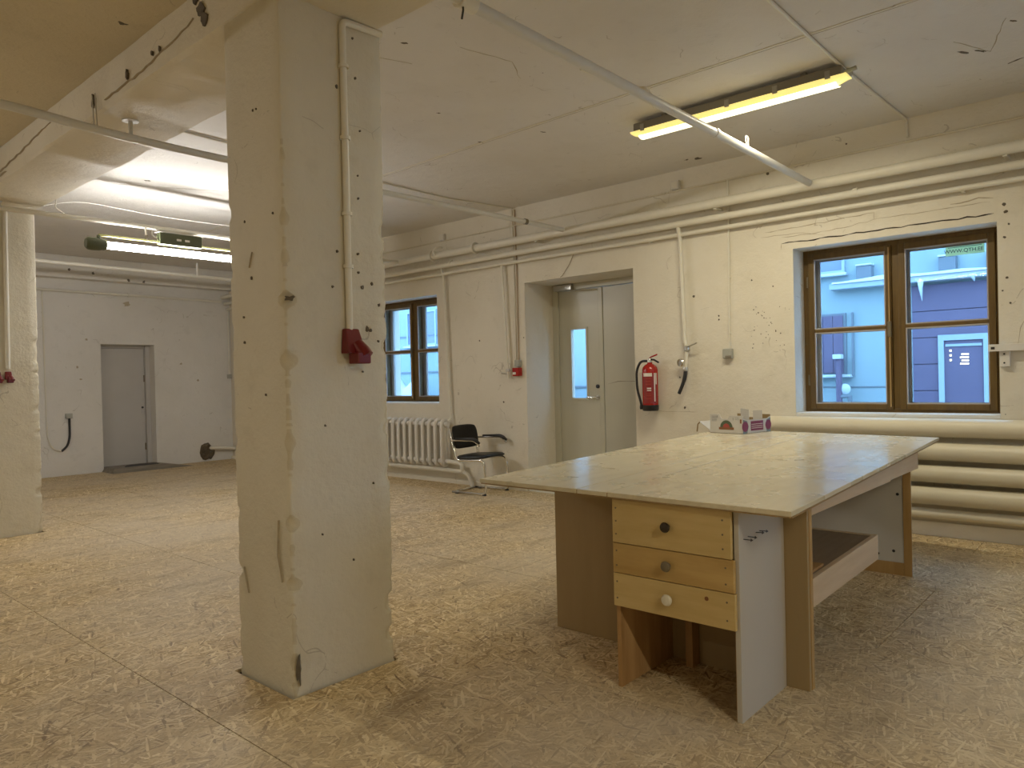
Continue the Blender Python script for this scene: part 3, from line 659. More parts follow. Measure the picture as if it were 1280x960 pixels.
run('ceiling_cable', [(3.4, 2.44, 3.13), (4.3, 2.48, 3.20), (4.74, 2.82, CZ-.015)], .006, 'thin cable following the pipe to the round ceiling box', 'cable', M['pipe'], 6, .1)
cbx = tag(MB().lathe([(.055, 0), (.055, -.035), (.045, -.045)], (4.79, 2.88, CZ+.002), (0, 0, 1)).build('ceiling_box', M['beam'], None, 'auto'), 'round junction box on the ceiling beside the crossing pipe', 'junction box')
pB = run('conduit', [(2.5, 1.655, CZ-.012), (5.55, 1.655, CZ-.012), (6.93, 1.61, CZ-.012), (6.931, 1.605, 3.36)], .011, 'thin conduit across the ceiling past the end of the yellow batten lamp', 'conduit', None, 8, .02)
MB().lathe([(.03, -.03), (.03, .03)], (5.52, 1.655, CZ-.02), (1, 0, 0)).build('tee', M['greyplastic'], pB, 'auto')
pC = run('ceiling_pipe', [(-1.5, 4.85, 3.02), (1.22, 4.86, 3.01), (1.86, 5.0, 3.015), (2.62, 5.08, 3.035), (4.24, 5.24, 3.10), (6.13, 5.18, 3.10), (6.80, 5.15, 3.09)], .026, 'grey white pipe crossing under the beam behind the foreground pillar', mat=M['pipe_grey'], fil=.3)
MB().lathe([(.032, -.02), (.032, .02)], (6.13, 5.18, 3.10), (1, 0, 0)).build('coupling', M['knob_brown'], pC, 'auto')
for dy in (-.025, .025): MB().tube([(1.765, 5.0+dy, 3.0), (1.765, 5.03+dy, 3.25)], .004, 6).build('hanger_wire', M['steel'], pC)
MB().tube([(1.98, 5.02, 3.02), (1.98, 5.02, 3.15)], .014, 8).build('hanger', M['pipe_grey'], pC)
MB().lathe([(.05, 0), (.05, .012)], (1.98, 5.02, 3.13), (0, 0, 1)).build('hanger_plate', M['pipe_grey'], pC, 'auto')
pE = run('ceiling_pipe', [(-1.5, 7.85, 3.06), (2.0, 7.94, 3.065), (3.4, 8.0, 3.085), (6.80, 8.1, 3.08)], .024, 'white pipe carrying the bare fluorescent tube fitting', fil=.3)
MB().tube(fillet([(1.97, 7.95, 3.06), (1.97, 7.97, 3.10), (1.99, 7.97, 3.145)], .02), .012, 8).build('hanger', M['pipe_grey'], pE)
pF = run('ceiling_pipe', [(-1.5, 11.05, 3.09), (3.1, 11.1, 3.10), (5.8, 11.25, 3.10), (6.80, 11.3, 3.08)], .026, 'white pipe beyond the tube lamp nearest the far wall', fil=.3)
MB().tube([(5.35, 11.21, 3.10), (5.35, 11.21, 3.30)], .014, 8).build('hanger', M['white'], pF)
pG = run('wall_pipe', [(2.2, YF-.06, 2.985), (6.75, YF-.06, 2.965)], .022, 'white pipe across the far wall above the single door', clips=[(5.1, YF-.06, 2.972)], clip_dir=(1, 0, 0))
run('ceiling_cable', [(2.36, 6.05, CZ-.01), (5.03, 6.218, CZ-.01), (5.985, 6.232, CZ-.01), (6.93, 6.06, CZ-.01)], .009, 'thin cable on the ceiling behind the foreground pillar leading to the call box drop', 'cable', M['pipe'], 6, .1)
run('ceiling_cable', [(2.2, 8.08, 3.12), (2.7, 8.2, 3.30), (3.6, 8.3, 3.28), (5.0, 8.5, 3.34)], .003, 'thin cable sagging above the tube lamp pipe', 'cable', M['white'], 6, .2)
run('hanging_wire', [(2.33, 7.6, 3.16), (2.36, 7.75, 3.10), (2.5, 7.95, 3.095)], .005, 'short wire dropping from the beam edge onto the tube lamp pipe', 'wire', M['pipe'], 6, .05)
cbx2 = tag(MB().lathe([(.05, 0), (.05, -.03), (.03, -.05)], (4.95, 9.3, CZ+.002), (0, 0, 1)).build('ceiling_box', M['white'], None, 'auto'), 'small white round box on the ceiling above the tube lamp', 'junction box')

# ------------------------------------------------------------------ lamps
def batten(y0, y1, X, label):
    t = thing('batten_lamp', label, 'lamp', (X, (y0+y1)/2, CZ), group='yellowed batten lamps on the ceiling')
    Cb = CZ-.022
    MB().box(X-.068, X+.068, y0+.03, y1-.03, Cb-.075, Cb-.008).build('housing', M['housing'], t, bevel=.01)
    for y in (y0+.3, y1-.3): MB().box(X-.03, X+.03, y-.02, y+.02, Cb-.012, CZ+.003).build('mount', M['housing'], t)
    # diffuser: tapered trough
    d = MB(); n = 14; k = 9; rings = []
    for i in range(n+1):
        s = i/n; y = y0+(y1-y0)*s; e = min(1, min(s, 1-s)*(y1-y0)/.07+.25)
        rings += [(X+.066*math.cos(PI+PI*j/(k-1)), y, Cb-.072-.058*e*math.sin(PI*j/(k-1))**.7) for j in range(k)]
    fs_ = [(i*k+j, i*k+j+1, (i+1)*k+j+1, (i+1)*k+j) for i in range(n) for j in range(k-1)]+[tuple(range(k)), tuple(range(n*k, n*k+k))[::-1]]+[(i*k, (i+1)*k, (i+1)*k+k-1, i*k+k-1) for i in range(n)]
    d.add(rings, fs_).build('diffuser', M['diffuser'], t, 'auto')
    c = MB(); kk = 5; rc = []
    for i in range(n+1):
        y = y0+.07+(y1-y0-.14)*i/n
        rc += [(X+.066*math.cos(a_)*1.02, y, Cb-.074-.058*abs(math.sin(a_))**.7) for a_ in [PI*1.22+PI*.56*q/(kk-1) for q in range(kk)]]
    top = [(p[0], p[1], p[2]+.003) for p in rc]; N = len(rc)
    fc = [(i*kk+q, i*kk+q+1, (i+1)*kk+q+1, (i+1)*kk+q) for i in range(n) for q in range(kk-1)]
    c.add(rc, fc).add(top, [f[::-1] for f in fc]).build('tube_glow', M['core'], t, 'auto')
    for i in range(5):
        y = y0+.12+(y1-y0-.24)*i/4
        for sg in (-1, 1): MB().box(X+sg*.07-.006, X+sg*.07+.006, y-.018, y+.018, Cb-.085, Cb-.03).build('clip', M['clip'], t, bevel=.002)
    MB().tube([(X, y0+.03, Cb-.045), (X, y0-.05, Cb-.035)], .016, 8).build('cable_gland', M['greyplastic'], t, 'auto')
    L = bpy.data.lights.new('lamp_tube', 'AREA'); L.shape = 'RECTANGLE'; L.size = .05; L.size_y = (y1-y0)-.16
    L.energy = BATTEN_W; L.color = (1.0, .90, .66)
    lo = bpy.data.objects.new('lamp_tube', L); sc.collection.objects.link(lo); lo.parent = t
    lo.location = (0, 0, -.162)
    return t
lamp = batten(1.60, 3.32, 5.375, 'lit yellowed batten lamp on the ceiling above the workbench')
def lamp_copy(loc, watts, label):
    r = dup(lamp, loc, label)
    for c in r.children:
        if c.type == 'LIGHT': c.data = c.data.copy(); c.data.energy = watts; c.data.color = (1.0, .925, .73)
lamp_copy((.7, -2.4, CZL), 84, 'yellowed batten lamp on the ceiling behind the camera')
lamp_copy((-2.6, 3.1, CZL), 17, 'yellowed batten lamp in the left bay beside the foreground pillar')

T = thing('tube_lamp', 'bright white fluorescent tube fitting with olive end caps hanging from a pipe', 'lamp', (3.4, 7.95, 2.80))
ty, tz = 7.95, 2.835
MB().tube([(2.86, ty, tz), (4.42, ty, tz)], .036, 16).build('tube', M['tube'], T, 'auto')
for xa, sg in ((2.68, 1), (4.60, -1)):
    MB().lathe([(.045, 0), (.062, .02), (.066, .06), (.062, .13), (.056, .14), (.056, .17), (.045, .19)], (xa, ty, tz), (sg, 0, 0)).build('end_cap', M['olive'], T, 'auto')
    MB().tube([(xa+sg*.12, ty, tz+.05), (xa+sg*.12, ty, tz+.09)], .018, 8).build('cap_lug', M['olive'], T)
MB().box(2.80, 4.5, ty-.012, ty+.012, tz+.085, tz+.105).build('rail', plain('rail_paint', (.42, .42, .18), .4), T)
bx = MB().box(3.385, 3.84, ty-.045, ty+.045, tz+.07, tz+.195).build('ballast_box', M['olive'], T, bevel=.008)
MB().box(3.37, 3.855, ty-.05, ty+.05, tz+.195, tz+.203).build('lid', M['white'], bx, bevel=.002)
for xx in (3.56, 3.65): MB().box(xx, xx+.05, ty-.048, ty-.045, tz+.12, tz+.142).build('label_plate', M['print_white'], bx)
for xx in (3.27, 4.35):
    MB().tube([(xx, ty, tz+.10), (xx, ty+.03, 3.07)], .010, 8).build('hanger', M['pipe'], T)
    MB().tube([(xx, ty, tz+.095), (xx, ty+.01, tz+.15)], .017, 8).build('clamp', M['housing'], T)
MB().tube(fillet([(3.34, ty+.03, 3.05), (3.32, ty, 2.99), (3.385, ty, 2.96)], .03), .008, 6).build('supply_cable', M['white'], T)

T['group'] = 'bare tube lamps hung from the pipes'
dup(T, (-1.2, 7.86, 2.78), 'added unseen tube lamp far down the left bay')  # extra lamp out of view, added to brighten the far end

# ------------------------------------------------------------------ pillar conduits and sockets
run('conduit', [(2.35, 2.903, 3.128), (2.12, 2.903, 3.115), (2.12, 2.903, 2.5), (2.12, 2.903, 1.64)], .017, 'white conduit down the foreground pillar to the red socket', 'conduit', None, 10, .03, [(2.12, 2.903, 2.9), (2.12, 2.903, 2.56), (2.12, 2.903, 2.2), (2.12, 2.903, 1.95)], clip_dir=(0, 0, 1))
def red_socket(x, y, z, label, s=1.0):
    t = thing('power_socket', label, 'socket', (x, y, z))
    MB().hexa([(x-.052*s, y-.075*s, z), (x+.052*s, y-.075*s, z), (x+.052*s, y, z), (x-.052*s, y, z)], [(x-.042*s, y-.03*s, z+.125*s), (x+.042*s, y-.03*s, z+.125*s), (x+.042*s, y, z+.125*s), (x-.042*s, y, z+.125*s)]).build('body', M['red'], t, bevel=.006)
    MB().lathe([(.032*s, 0), (.040*s, .05*s), (.040*s, .085*s), (.034*s, .086*s)], (x+.012*s, y-.045*s, z+.05*s), (.25, -.55, -.8)).build('inlet', M['red'], t, 'auto')
    MB().box(x-.028*s, x+.05*s, y-.112*s, y-.03*s, z-.052*s, z+.004*s).build('flap', M['red'], t, bevel=.006)
    return t
red_socket(2.125, 2.917, 1.535, 'dark red industrial socket on the foreground pillar', .95)
run('conduit', [(2.083, 8.245, 3.12), (2.072, 8.245, 1.60)], .020, 'white conduit down the pillar at the left picture edge', 'conduit')
red_socket(2.075, 8.262, 1.50, 'right one of two red sockets on the pillar at the left edge', .62)
red_socket(1.985, 8.262, 1.50, 'left one of two red sockets on the pillar at the left edge', .62)

# ------------------------------------------------------------------ far wall fittings
run('conduit', [(3.822, YF-.015, 2.96), (3.834, YF-.015, .80)], .012, 'thin white conduit down the far wall left of the single door', 'conduit', None, 8)
fs = tag(MB().box(4.10, 4.20, YF-.05, YF, .92, 1.0).build('wall_socket', M['greyplastic'], None, bevel=.008), 'grey socket on the far wall with a black cable loop', 'socket')
c2 = run('cable_loop', fillet([(3.834, YF-.02, .80), (3.84, YF-.025, .62), (3.90, YF-.03, .45), (4.03, YF-.03, .40)], .1), .012, 'cable loop hanging below the grey socket on the far wall', 'cable', M['pipe'], 8, .03)
MB().tube(fillet([(4.03, YF-.03, .40), (4.12, YF-.03, .48), (4.155, YF-.03, .62), (4.155, YF-.03, .93)], .1), .018, 8).build('black_sleeve', M['rubber'], c2, 'auto')
run('conduit', [(6.90, YF-.02, 2.80), (6.90, YF-.02, 1.60)], .013, 'thin white conduit in the far corner of the room', 'conduit', None, 8)
tag(MB().box(6.86, 6.93, YF-.05, YF, 1.52, 1.60).build('junction_box', M['greyplastic'], None, bevel=.006), 'small grey box at the conduit foot in the far corner', 'junction box')
# broken hole with a pipe leaving it
hl = MB(); rr = random.Random(12); n = 14
ring0 = [(6.43+.17*math.cos(2*PI*k/n)*rr.uniform(.75, 1.15), YF+.004, .17+.17*math.sin(2*PI*k/n)*rr.uniform(.8, 1.15)) for k in range(n)]
ring1 = [(6.43+(p[0]-6.43)*.75, YF-.05*rr.uniform(.3, 1), .17+(p[2]-.17)*.75) for p in ring0]
ring2 = [(6.43+(p[0]-6.43)*.35, YF-.04*rr.uniform(.0, 1), .17+(p[2]-.17)*.35) for p in ring0]
hl.add(ring0+ring1+ring2, [(k, (k+1) % n, n+(k+1) % n, n+k) for k in range(n)]+[(n+k, n+(k+1) % n, 2*n+(k+1) % n, 2*n+k) for k in range(n)]+[tuple(range(2*n, 3*n)), tuple(range(n))[::-1]])
hl.build('broken_hole', M['debris'], wf)
run('floor_pipe', [(6.50, YF+.0, .24), (6.56, YF-.09, .24), (6.93, YF-.10, .20)], .035, 'white pipe coming out of the broken hole in the far wall', seg=10)
# rosettes, cable scraps on the downstand
for i, (xx, zz) in enumerate([(4.15, 3.30), (4.5, 3.27), (5.05, 3.20), (5.3, 3.20)]): chip(wf, (xx, YF-.22 if zz > 3.17 else YF, zz), (1, 0, 0), (0, 0, 1), .025, .03, 110+i, th=.006)
chip(wf, (5.10, YF, 2.82), (1, 0, 0), (0, 0, 1), .07, .05, 120, 'plaster_scar', M['crack'])
for i, (xx, zz) in enumerate([(4.3, 1.75), (4.35, 1.55), (6.0, 1.8), (6.3, 1.5), (4.45, 2.2)]): chip(wf, (xx, YF, zz), (1, 0, 0), (0, 0, 1), .025, .02, 130+i, mat=M['crack'])
# ramp in front of the far door
rp = thing('door_ramp', 'low grey wooden ramp in front of the far door', 'ramp', (5.2, 13.0, 0))
MB().hexa([(4.62, 12.76, 0), (5.95, 12.76, 0), (5.62, YF-.016, 0), (4.62, YF-.016, 0)], [(4.68, 12.90, .075), (5.45, 12.90, .075), (5.45, YF-.016, .085), (4.68, YF-.016, .085)]).build('platform', M['ramp'], rp, bevel=.006)
MB().hexa([(4.86, 12.93, .06), (5.42, 12.93, .06), (5.42, 13.10, .065), (4.95, 13.10, .065)], [(4.86, 12.93, .083), (5.42, 12.93, .083), (5.42, 13.10, .088), (4.95, 13.10, .088)]).build('grate', M['mat'], rp)

# ------------------------------------------------------------------ ribbed radiator
R = thing('radiator', 'white cast iron ribbed radiator beneath the window behind the chair', 'radiator', (6.83, 8.2, .25))
for i in range(13):
    y = 7.29+.128*i; m = MB()
    for dx in (-.055, .0, .055): m.tube([(6.83+dx, y, .30), (6.83+dx, y, .80)], [.026 if dx else .022]*2, 8)
    # rounded top and bottom headers of each column
    m.tube(arc((6.83, y, .80), .055, 0, PI, (1, 0, 0), (0, 0, 1), 8), .028, 8); m.tube(arc((6.83, y, .30), .055, PI, 2*PI, (1, 0, 0), (0, 0, 1), 8), .028, 8)
    m.box(6.80, 6.86, y-.014, y+.014, .28, .82)
    m.build('column', M['white'], R, 'auto')
for z in (.80, .30): MB().tube([(6.83, 7.22, z), (6.83, 8.9, z)], .034, 10).build('header', M['white'], R, 'auto')
MB().tube([(6.83, 7.20, .30), (6.83, 7.17, .30)], .030, 10).build('plug', M['white'], R, 'auto')
run('radiator_pipe', [(6.83, 7.22, .30), (6.83, 6.98, .29), (6.83, 6.95, .18), (6.83, 8.0, .185), (6.83, 9.6, .19)], .030, 'white feed pipe looping below the ribbed radiator', fil=.05)
run('radiator_pipe', [(6.80, 6.93, .18), (6.84, 6.86, .14), (6.84, 6.80, .02), (6.84, 6.80, -.017)], .030, 'short white pipe bending into the floor behind the chair', fil=.05)

# ------------------------------------------------------------------ fire extinguisher
ex, ey = 6.845, 4.10
E_ = thing('fire_extinguisher', 'red fire extinguisher hanging on the wall right of the double door', 'extinguisher', (ex, ey, 1.02))
MB().lathe([(.070, 1.075), (.083, 1.08), (.083, 1.45), (.076, 1.48), (.055, 1.505), (.028, 1.52), (.026, 1.535)], (ex, ey, 0), seg=32).build('cylinder', M['extred'], E_, 'auto')
MB().lathe([(.078, 1.02), (.086, 1.03), (.086, 1.08), (.080, 1.085)], (ex, ey, 0), seg=32).build('foot', M['black'], E_, 'auto')
MB().lathe([(.024, 1.525), (.024, 1.56), (.018, 1.575)], (ex, ey, 0), seg=16).build('valve', M['steel'], E_, 'auto')
MB().tube([(ex-.005, ey+.02, 1.555), (ex-.01, ey-.02, 1.59), (ex-.015, ey-.10, 1.615)], .008, 8).build('lever', M['extred'], E_)
MB().tube([(ex-.005, ey-.01, 1.565), (ex-.012, ey-.06, 1.56), (ex-.015, ey-.115, 1.53)], .010, 8).build('carry_handle', M['black'], E_)
MB().tube(fillet([(ex-.01, ey+.02, 1.55), (ex-.02, ey+.10, 1.55), (ex-.02, ey+.155, 1.45), (ex-.02, ey+.15, 1.25), (ex-.02, ey+.11, 1.12), (ex-.02, ey+.10, 1.07)], .06), .013, 10).build('hose', M['rubber'], E_, 'auto')
MB().lathe([(.016, 0), (.02, -.03), (.018, -.05)], (ex-.02, ey+.10, 1.085), (0, 0, 1)).build('nozzle', M['rubber'], E_, 'auto')
MB().box(ex+.07, XW, ey-.03, ey+.03, 1.40, 1.46).build('wall_bracket', M['black'], E_)
A = math.radians(210.7)          # direction towards the room
def patch(a0, a1, z0, z1, r, mat, parent, name):
    a0, a1 = 2*A-a0, 2*A-a1; n = max(2, int(abs(a1-a0)/.12)); v = []
    for i in range(n+1):
        a = a0+(a1-a0)*i/n; v += [(ex+r*math.cos(a), ey+r*math.sin(a), z0), (ex+r*math.cos(a), ey+r*math.sin(a), z1)]
    return MB().add(v, [(2*i, 2*i+2, 2*i+3, 2*i+1) for i in range(n)]).build(name, mat, parent)
lab = patch(A-.95, A+.95, 1.10, 1.42, .0838, M['labelred'], E_, 'label')
patch(A+.95, A-.25, 1.385, 1.42, .0844, M['print_white'], lab, 'label_band')
patch(A+.42, A-.12, 1.252, 1.266, .0844, M['print_white'], lab, 'label_print')
patch(A+.42, A-.12, 1.232, 1.242, .0844, M['print_white'], lab, 'label_print')
patch(A-.50, A-.66, 1.12, 1.42, .0844, M['print_white'], lab, 'label_stripe')
patch(A-.74, A-.92, 1.30, 1.42, .0844, M['print_white'], lab, 'label_stripe')
for z in (1.36, 1.33, 1.30, 1.20, 1.18, 1.15): patch(A+.6, A-.1, z, z+.005, .0844, M['print_red'], lab, 'label_print')

# ------------------------------------------------------------------ workbench
Wb = thing('workbench', 'large plywood topped workbench with drawers on bare board supports', 'table', (4.2, 1.9, 0))
ZT, TH = .880, .020
FL, FR, BR, BL = Vector((2.755, 2.685)), Vector((2.722, 1.040)), Vector((6.245, 1.268)), Vector((6.43, 3.115))
def topboard(f0, f1, gap=.0028):
    a = FR.lerp(FL, f0); b = FR.lerp(FL, f1); c = BR.lerp(BL, f0); d = BR.lerp(BL, f1)
    q = [a+(b-a).normalized()*gap, c+(d-c).normalized()*gap, d-(d-c).normalized()*gap, b-(b-a).normalized()*gap]
    P = [(p.x, p.y) for p in q]
    o = MB().hexa([(x, y, ZT-TH) for x, y in P], [(x, y, ZT) for x, y in P]).build('top_board', M['tabletop'], Wb, bevel=.0015, segs=1)
    return o
for f_ in (.508, .612):
    a, c = FR.lerp(FL, f_), BR.lerp(BL, f_); e = (c-a).normalized()*.02; n_ = Vector((-e.y, e.x)).normalized()*.0045; a, c = a+e*.2, c-e
    P = [(v.x, v.y) for v in (a-n_, c-n_, c+n_, a+n_)]
    MB().hexa([(x, y, ZT-TH-.0002) for x, y in P], [(x, y, ZT-.0035) for x, y in P]).build('seam_filler', M['brownwood'], Wb)
topboard(0, .508); topboard(.508, .612); topboard(.612, 1.0)
# dark lipping below the top edge
m = MB()
def strip(p, q, wd, z0, z1):
    d = (q-p).normalized(); nn = Vector((-d.y, d.x))*wd
    P = [(v.x, v.y) for v in (p, q, q+nn, p+nn)]
    return [(x, y, z0) for x, y in P], [(x, y, z1) for x, y in P]
for (p, q) in ((FL, FR), (FR, BR), (BR, BL)):
    d = (q-p).normalized(); nn = Vector((-d.y, d.x)); m.hexa(*strip(p+nn*.002+d*.01, q+nn*.002-d*.01, .05, ZT-TH-.006, ZT-TH-.0003))
m.build('edge_lipping', M['ply_edge'], Wb)
MB().hexa([(2.85, 1.86, .845), (2.85, 2.02, .845), (2.80, 2.10, .845), (2.80, 1.86, .845)], [(2.85, 1.86, .857), (2.85, 2.02, .857), (2.80, 2.10, .857), (2.80, 1.86, .857)]).build('edge_batten', M['palewood'], Wb)
# transverse supports
ZU = ZT-TH-.0065
MB().box(3.24, 3.262, 1.175, 2.572, 0, ZU).build('front_support', M['hardboard'], Wb, bevel=.002)
MB().box(3.263, 3.295, 1.172, 1.23, 0, ZU).build('support_edge', M['brownwood'], Wb, bevel=.002)
fp = MB().box(5.470, 5.492, 1.29, 2.70, 0, ZU).build('rear_support', M['cement'], Wb, bevel=.002)
MB().box(5.462, 5.4695, 1.286, 1.335, 0, ZU).build('support_edge', M['brownwood'], fp)
MB().box(5.462, 5.4695, 1.336, 2.6, 0, .085).build('foot_strip', M['brownwood'], fp)
for i, (y, z) in enumerate([(1.40, .16), (1.50, .13), (1.37, .55)]): MB().lathe([(.010, 0), (.010, .003)], (5.47, y, z), (-1, 0, 0), 10).build('screw', M['ink'], fp)
# rails below the top
MB().box(3.297, 4.75, 1.225, 1.26, .735, ZU).build('side_rail', M['palewood'], Wb, bevel=.002)
MB().box(4.752, 5.46, 1.238, 1.272, .735, ZU).build('side_rail', M['palewood'], Wb, bevel=.002)
MB().box(3.297, 5.46, 2.50, 2.53, .735, ZU).build('side_rail', M['palewood'], Wb, bevel=.002)
MB().box(3.4, 5.4, 1.80, 1.83, .76, ZU).build('cross_rail', M['palewood'], Wb, bevel=.002)
# low shelf
sh = MB().hexa([(3.297, 1.262, .413), (4.47, 1.262, .441), (4.47, 2.5, .441), (3.297, 2.5, .413)], [(3.297, 1.262, .428), (4.47, 1.262, .456), (4.47, 2.5, .456), (3.297, 2.5, .428)]).build('shelf', M['darkshelf'], Wb)
MB().hexa([(3.297, 1.232, .30), (4.50, 1.232, .322), (4.50, 1.26, .322), (3.297, 1.26, .30)], [(3.297, 1.232, .432), (4.50, 1.232, .462), (4.50, 1.26, .462), (3.297, 1.26, .432)]).build('shelf_rail', M['palewood'], sh, bevel=.002)
MB().box(4.472, 4.497, 1.262, 2.5, .325, .460).build('shelf_end', M['palewood'], sh, bevel=.002)
MB().hexa([(3.31, 1.27, .4290), (3.72, 1.27, .4388), (3.72, 1.62, .4388), (3.31, 1.62, .4290)], [(3.31, 1.27, .441), (3.72, 1.27, .451), (3.72, 1.62, .451), (3.31, 1.62, .441)]).build('loose_board', M['rawwood'], sh, bevel=.002)
# the drawer unit
ZD = .8495
rs_ = MB().box(2.778, 3.238, 1.276, 1.298, 0, ZD).build('side_panel', M['laminate'], Wb, bevel=.002)
for i, (xa, za, xb, zb_) in enumerate([(2.939, .738, 3.024, .722), (2.975, .739, 3.066, .721), (2.819, .731, 2.91, .71), (2.861, .735, 2.95, .714)]):
    # printed arrow pairs
    a_, b_ = Vector((xa, 1.2755, za)), Vector((xb, 1.2755, zb_)); e_ = (b_-a_).normalized(); n_ = Vector((-e_.z, 0, e_.x))
    s_ = MB().prism([a_-n_*.002, b_-n_*.002, b_+n_*.002, a_+n_*.002], (0, -.0006, 0))
    h_ = b_-e_*.022
    s_.prism([h_-n_*.007, b_, h_+n_*.007], (0, -.0007, 0)); s_.build('printed_arrow', M['ink'], rs_)
MB().box(2.778, 3.238, 1.842, 1.862, 0, ZD).build('side_panel', M['rawwood'], Wb, bevel=.002)
MB().box(2.80, 2.83, 1.2985, 1.31, 0, .372).build('edge_strip', M['rawwood'], Wb)
MB().box(3.17, 3.238, 1.70, 1.735, 0, .40).build('rear_post', M['rawwood'], Wb)
MB().box(2.80, 3.238, 1.30, 1.84, .375, .387).build('unit_bottom', M['rawwood'], Wb)
for i, (z0, z1, mat, kn, ylo) in enumerate([(.656, .8495, 'pine', 'knob_dark', 1.30), (.522, .653, 'pine2', 'knob_brown', 1.29), (.372, .519, 'pine', 'knob_white', 1.287)]):
    dr = MB().box(2.757, 2.777, ylo, 1.862, z0, z1).build('drawer', M[mat], Wb, bevel=.0025)
    MB().box(2.7785, 3.15, 1.31, 1.83, z0+.02, z0+.03).build('drawer_base', M['rawwood'], dr)
    zc = (z0+z1)/2+.004
    if kn == 'knob_white':
        prof = [(.010, 0), (.009, .010), (.022, .016), (.025, .024), (.020, .032), (.006, .035)]
    else: prof = [(.011, 0), (.010, .012), (.020, .018), (.023, .026), (.019, .034), (.004, .038)]
    MB().lathe(prof, (2.757, 1.582, zc), (-1, 0, 0), 18).build('knob', M[kn], dr, 'auto')
    sm = MB(); 
    for yy in (ylo+.035, 1.843):
        for q in (.2, .5, .8) if z1-z0 > .15 else (.25, .75): sm.lathe([(.0042, 0), (.0042, .0012)], (2.757, yy, z0+(z1-z0)*q), (-1, 0, 0), 8)
    sm.build('nail_heads', M['knob_brown'], dr)['kind'] = 'stuff'
    if i == 2: MB().lathe([(.009, 0), (.009, .001)], (2.757, 1.41, z0+.11), (-1, 0, 0), 10).build('wood_knot', M['print_brown'], dr)
# marks on the top
for i, (xx, yy, a, b) in enumerate([(4.35, 1.62, .035, .010), (4.30, 1.70, .02, .006), (3.95, 1.80, .012, .009), (3.3, 1.9, .02, .006), (3.05, 2.3, .04, .008)]):
    chip(Wb, (xx, yy, ZT), (.6, -.8, 0), (.8, .6, 0), a, b, 150+i, 'scuff_mark', M['debris'], .0012)

# ------------------------------------------------------------------ fruit tray on the bench
B = thing('cardboard_tray', 'printed white cardboard fruit tray on the back of the workbench', 'box', (5.941, 2.669, ZT+.0005), math.radians(-9))
LB, WB, HB = .42, .33, .15
m = MB(); t_ = .005
m.prism([(0, 0, 0), (0, WB, 0), (0, WB, .165), (0, WB-.095, .165), (0, WB-.12, .125), (0, .15, .125), (0, .13, .155), (0, 0, .155)], (t_, 0, 0))
front = m.build('front_panel', M['card'], B, local=True)
m = MB(); m.prism([(0, 0, 0), (LB, 0, 0), (LB, 0, .135), (LB-.05, 0, .118), (.06, 0, .118), (0, 0, .132)], (0, t_, 0)); side = m.build('side_panel', M['card'], B, local=True)
MB().prism([(LB-t_, 0, 0), (LB-t_, WB, 0), (LB-t_, WB, .15), (LB-t_, WB-.1, .15), (LB-t_, WB-.12, .12), (LB-t_, .12, .12), (LB-t_, .1, .15), (LB-t_, 0, .15)], (t_, 0, 0)).build('back_panel', M['card_in'], B, local=True)
MB().box(0, LB, 0, WB, .0005, .005).build('bottom', M['card_in'], B, local=True)
# opened left side flap
MB().hexa([(.03, WB, .003), (LB-.03, WB, .003), (LB-.03, WB+.005, .003), (.03, WB+.005, .003)], [(.02, WB+.125, .095), (LB-.03, WB+.125, .095), (LB-.03, WB+.13, .093), (.02, WB+.13, .093)]).build('open_flap', M['card'], B, local=True)
MB().tube([(.03, WB+.125, .093), (.02, WB+.145, .07), (.02, WB+.15, .035), (.02, WB+.155, .003)], .006, 6).build('torn_strip', M['card_in'], B, local=True)
MB().prism([(.12, .02, .10), (.12, .10, .10), (.12, .10, .215), (.12, .02, .205)], (.004, 0, 0)).build('corner_tab', M['card'], B, local=True)
MB().prism([(LB-.08, .03, .10), (LB-.08, .12, .10), (LB-.08, .12, .185), (LB-.08, .03, .19)], (.004, 0, 0)).build('corner_tab', M['card'], B, local=True)
half = lambda y, z, r, n=14: [(-.0006, y+r*math.cos(PI*k/n), z+r*math.sin(PI*k/n)) for k in range(n+1)]
MB().prism(half(.165, .052, .062), (.0006, 0, 0)).build('print_arch', M['print_green'], front, local=True)
MB().prism([(p[0]-.0006, p[1], p[2]) for p in half(.165, .052, .034)], (.0006, 0, 0)).build('print_fruit', M['print_red'], front, local=True)
MB().box(-.0012, 0, .09, .24, .034, .054).build('print_bar', M['print_brown'], front, local=True)
for z in (.145, .135, .125, .115, .105): MB().box(-.0008, 0, WB-.07, WB-.018, z, z+.004).build('print_line', M['print_grey'], front, local=True)
MB().box(-.0008, 0, WB-.08, WB-.072, .135, .155).build('print_mark', M['print_grey'], front, local=True)
MB().box(-.0008, 0, .014, .03, .09, .125).build('print_mark', M['print_brown'], front, local=True)
MB().box(-.0008, 0, .092, .10, .115, .14).build('print_mark', M['print_grey'], front, local=True)
for z in (.14, .13, .12): MB().box(-.0008, 0, .04, .08, z, z+.003).build('print_line', M['print_grey'], front, local=True)
sp = [(.0, .0), (.0, .122), (.06, .108), (.082, .062), (.06, .004)]
MB().prism([(a, -.0006, b) for a, b in sp], (0, .0006, 0)).build('print_side', M['print_slate'], side, local=True)
MB().prism([(.03+.046*math.cos(2*PI*k/16), -.0012, .062+.044*math.sin(2*PI*k/16)) for k in range(16)], (0, .0006, 0)).build('print_round', M['print_purple'], side, local=True)
MB().prism([(LB-a, -.0006, b) for a, b in sp], (0, .0006, 0)).build('print_side', M['print_slate'], side, local=True)
MB().prism([(LB-.035+.046*math.cos(2*PI*k/16), -.0012, .062+.044*math.sin(2*PI*k/16)) for k in range(16)], (0, .0006, 0)).build('print_round', M['print_purple'], side, local=True)
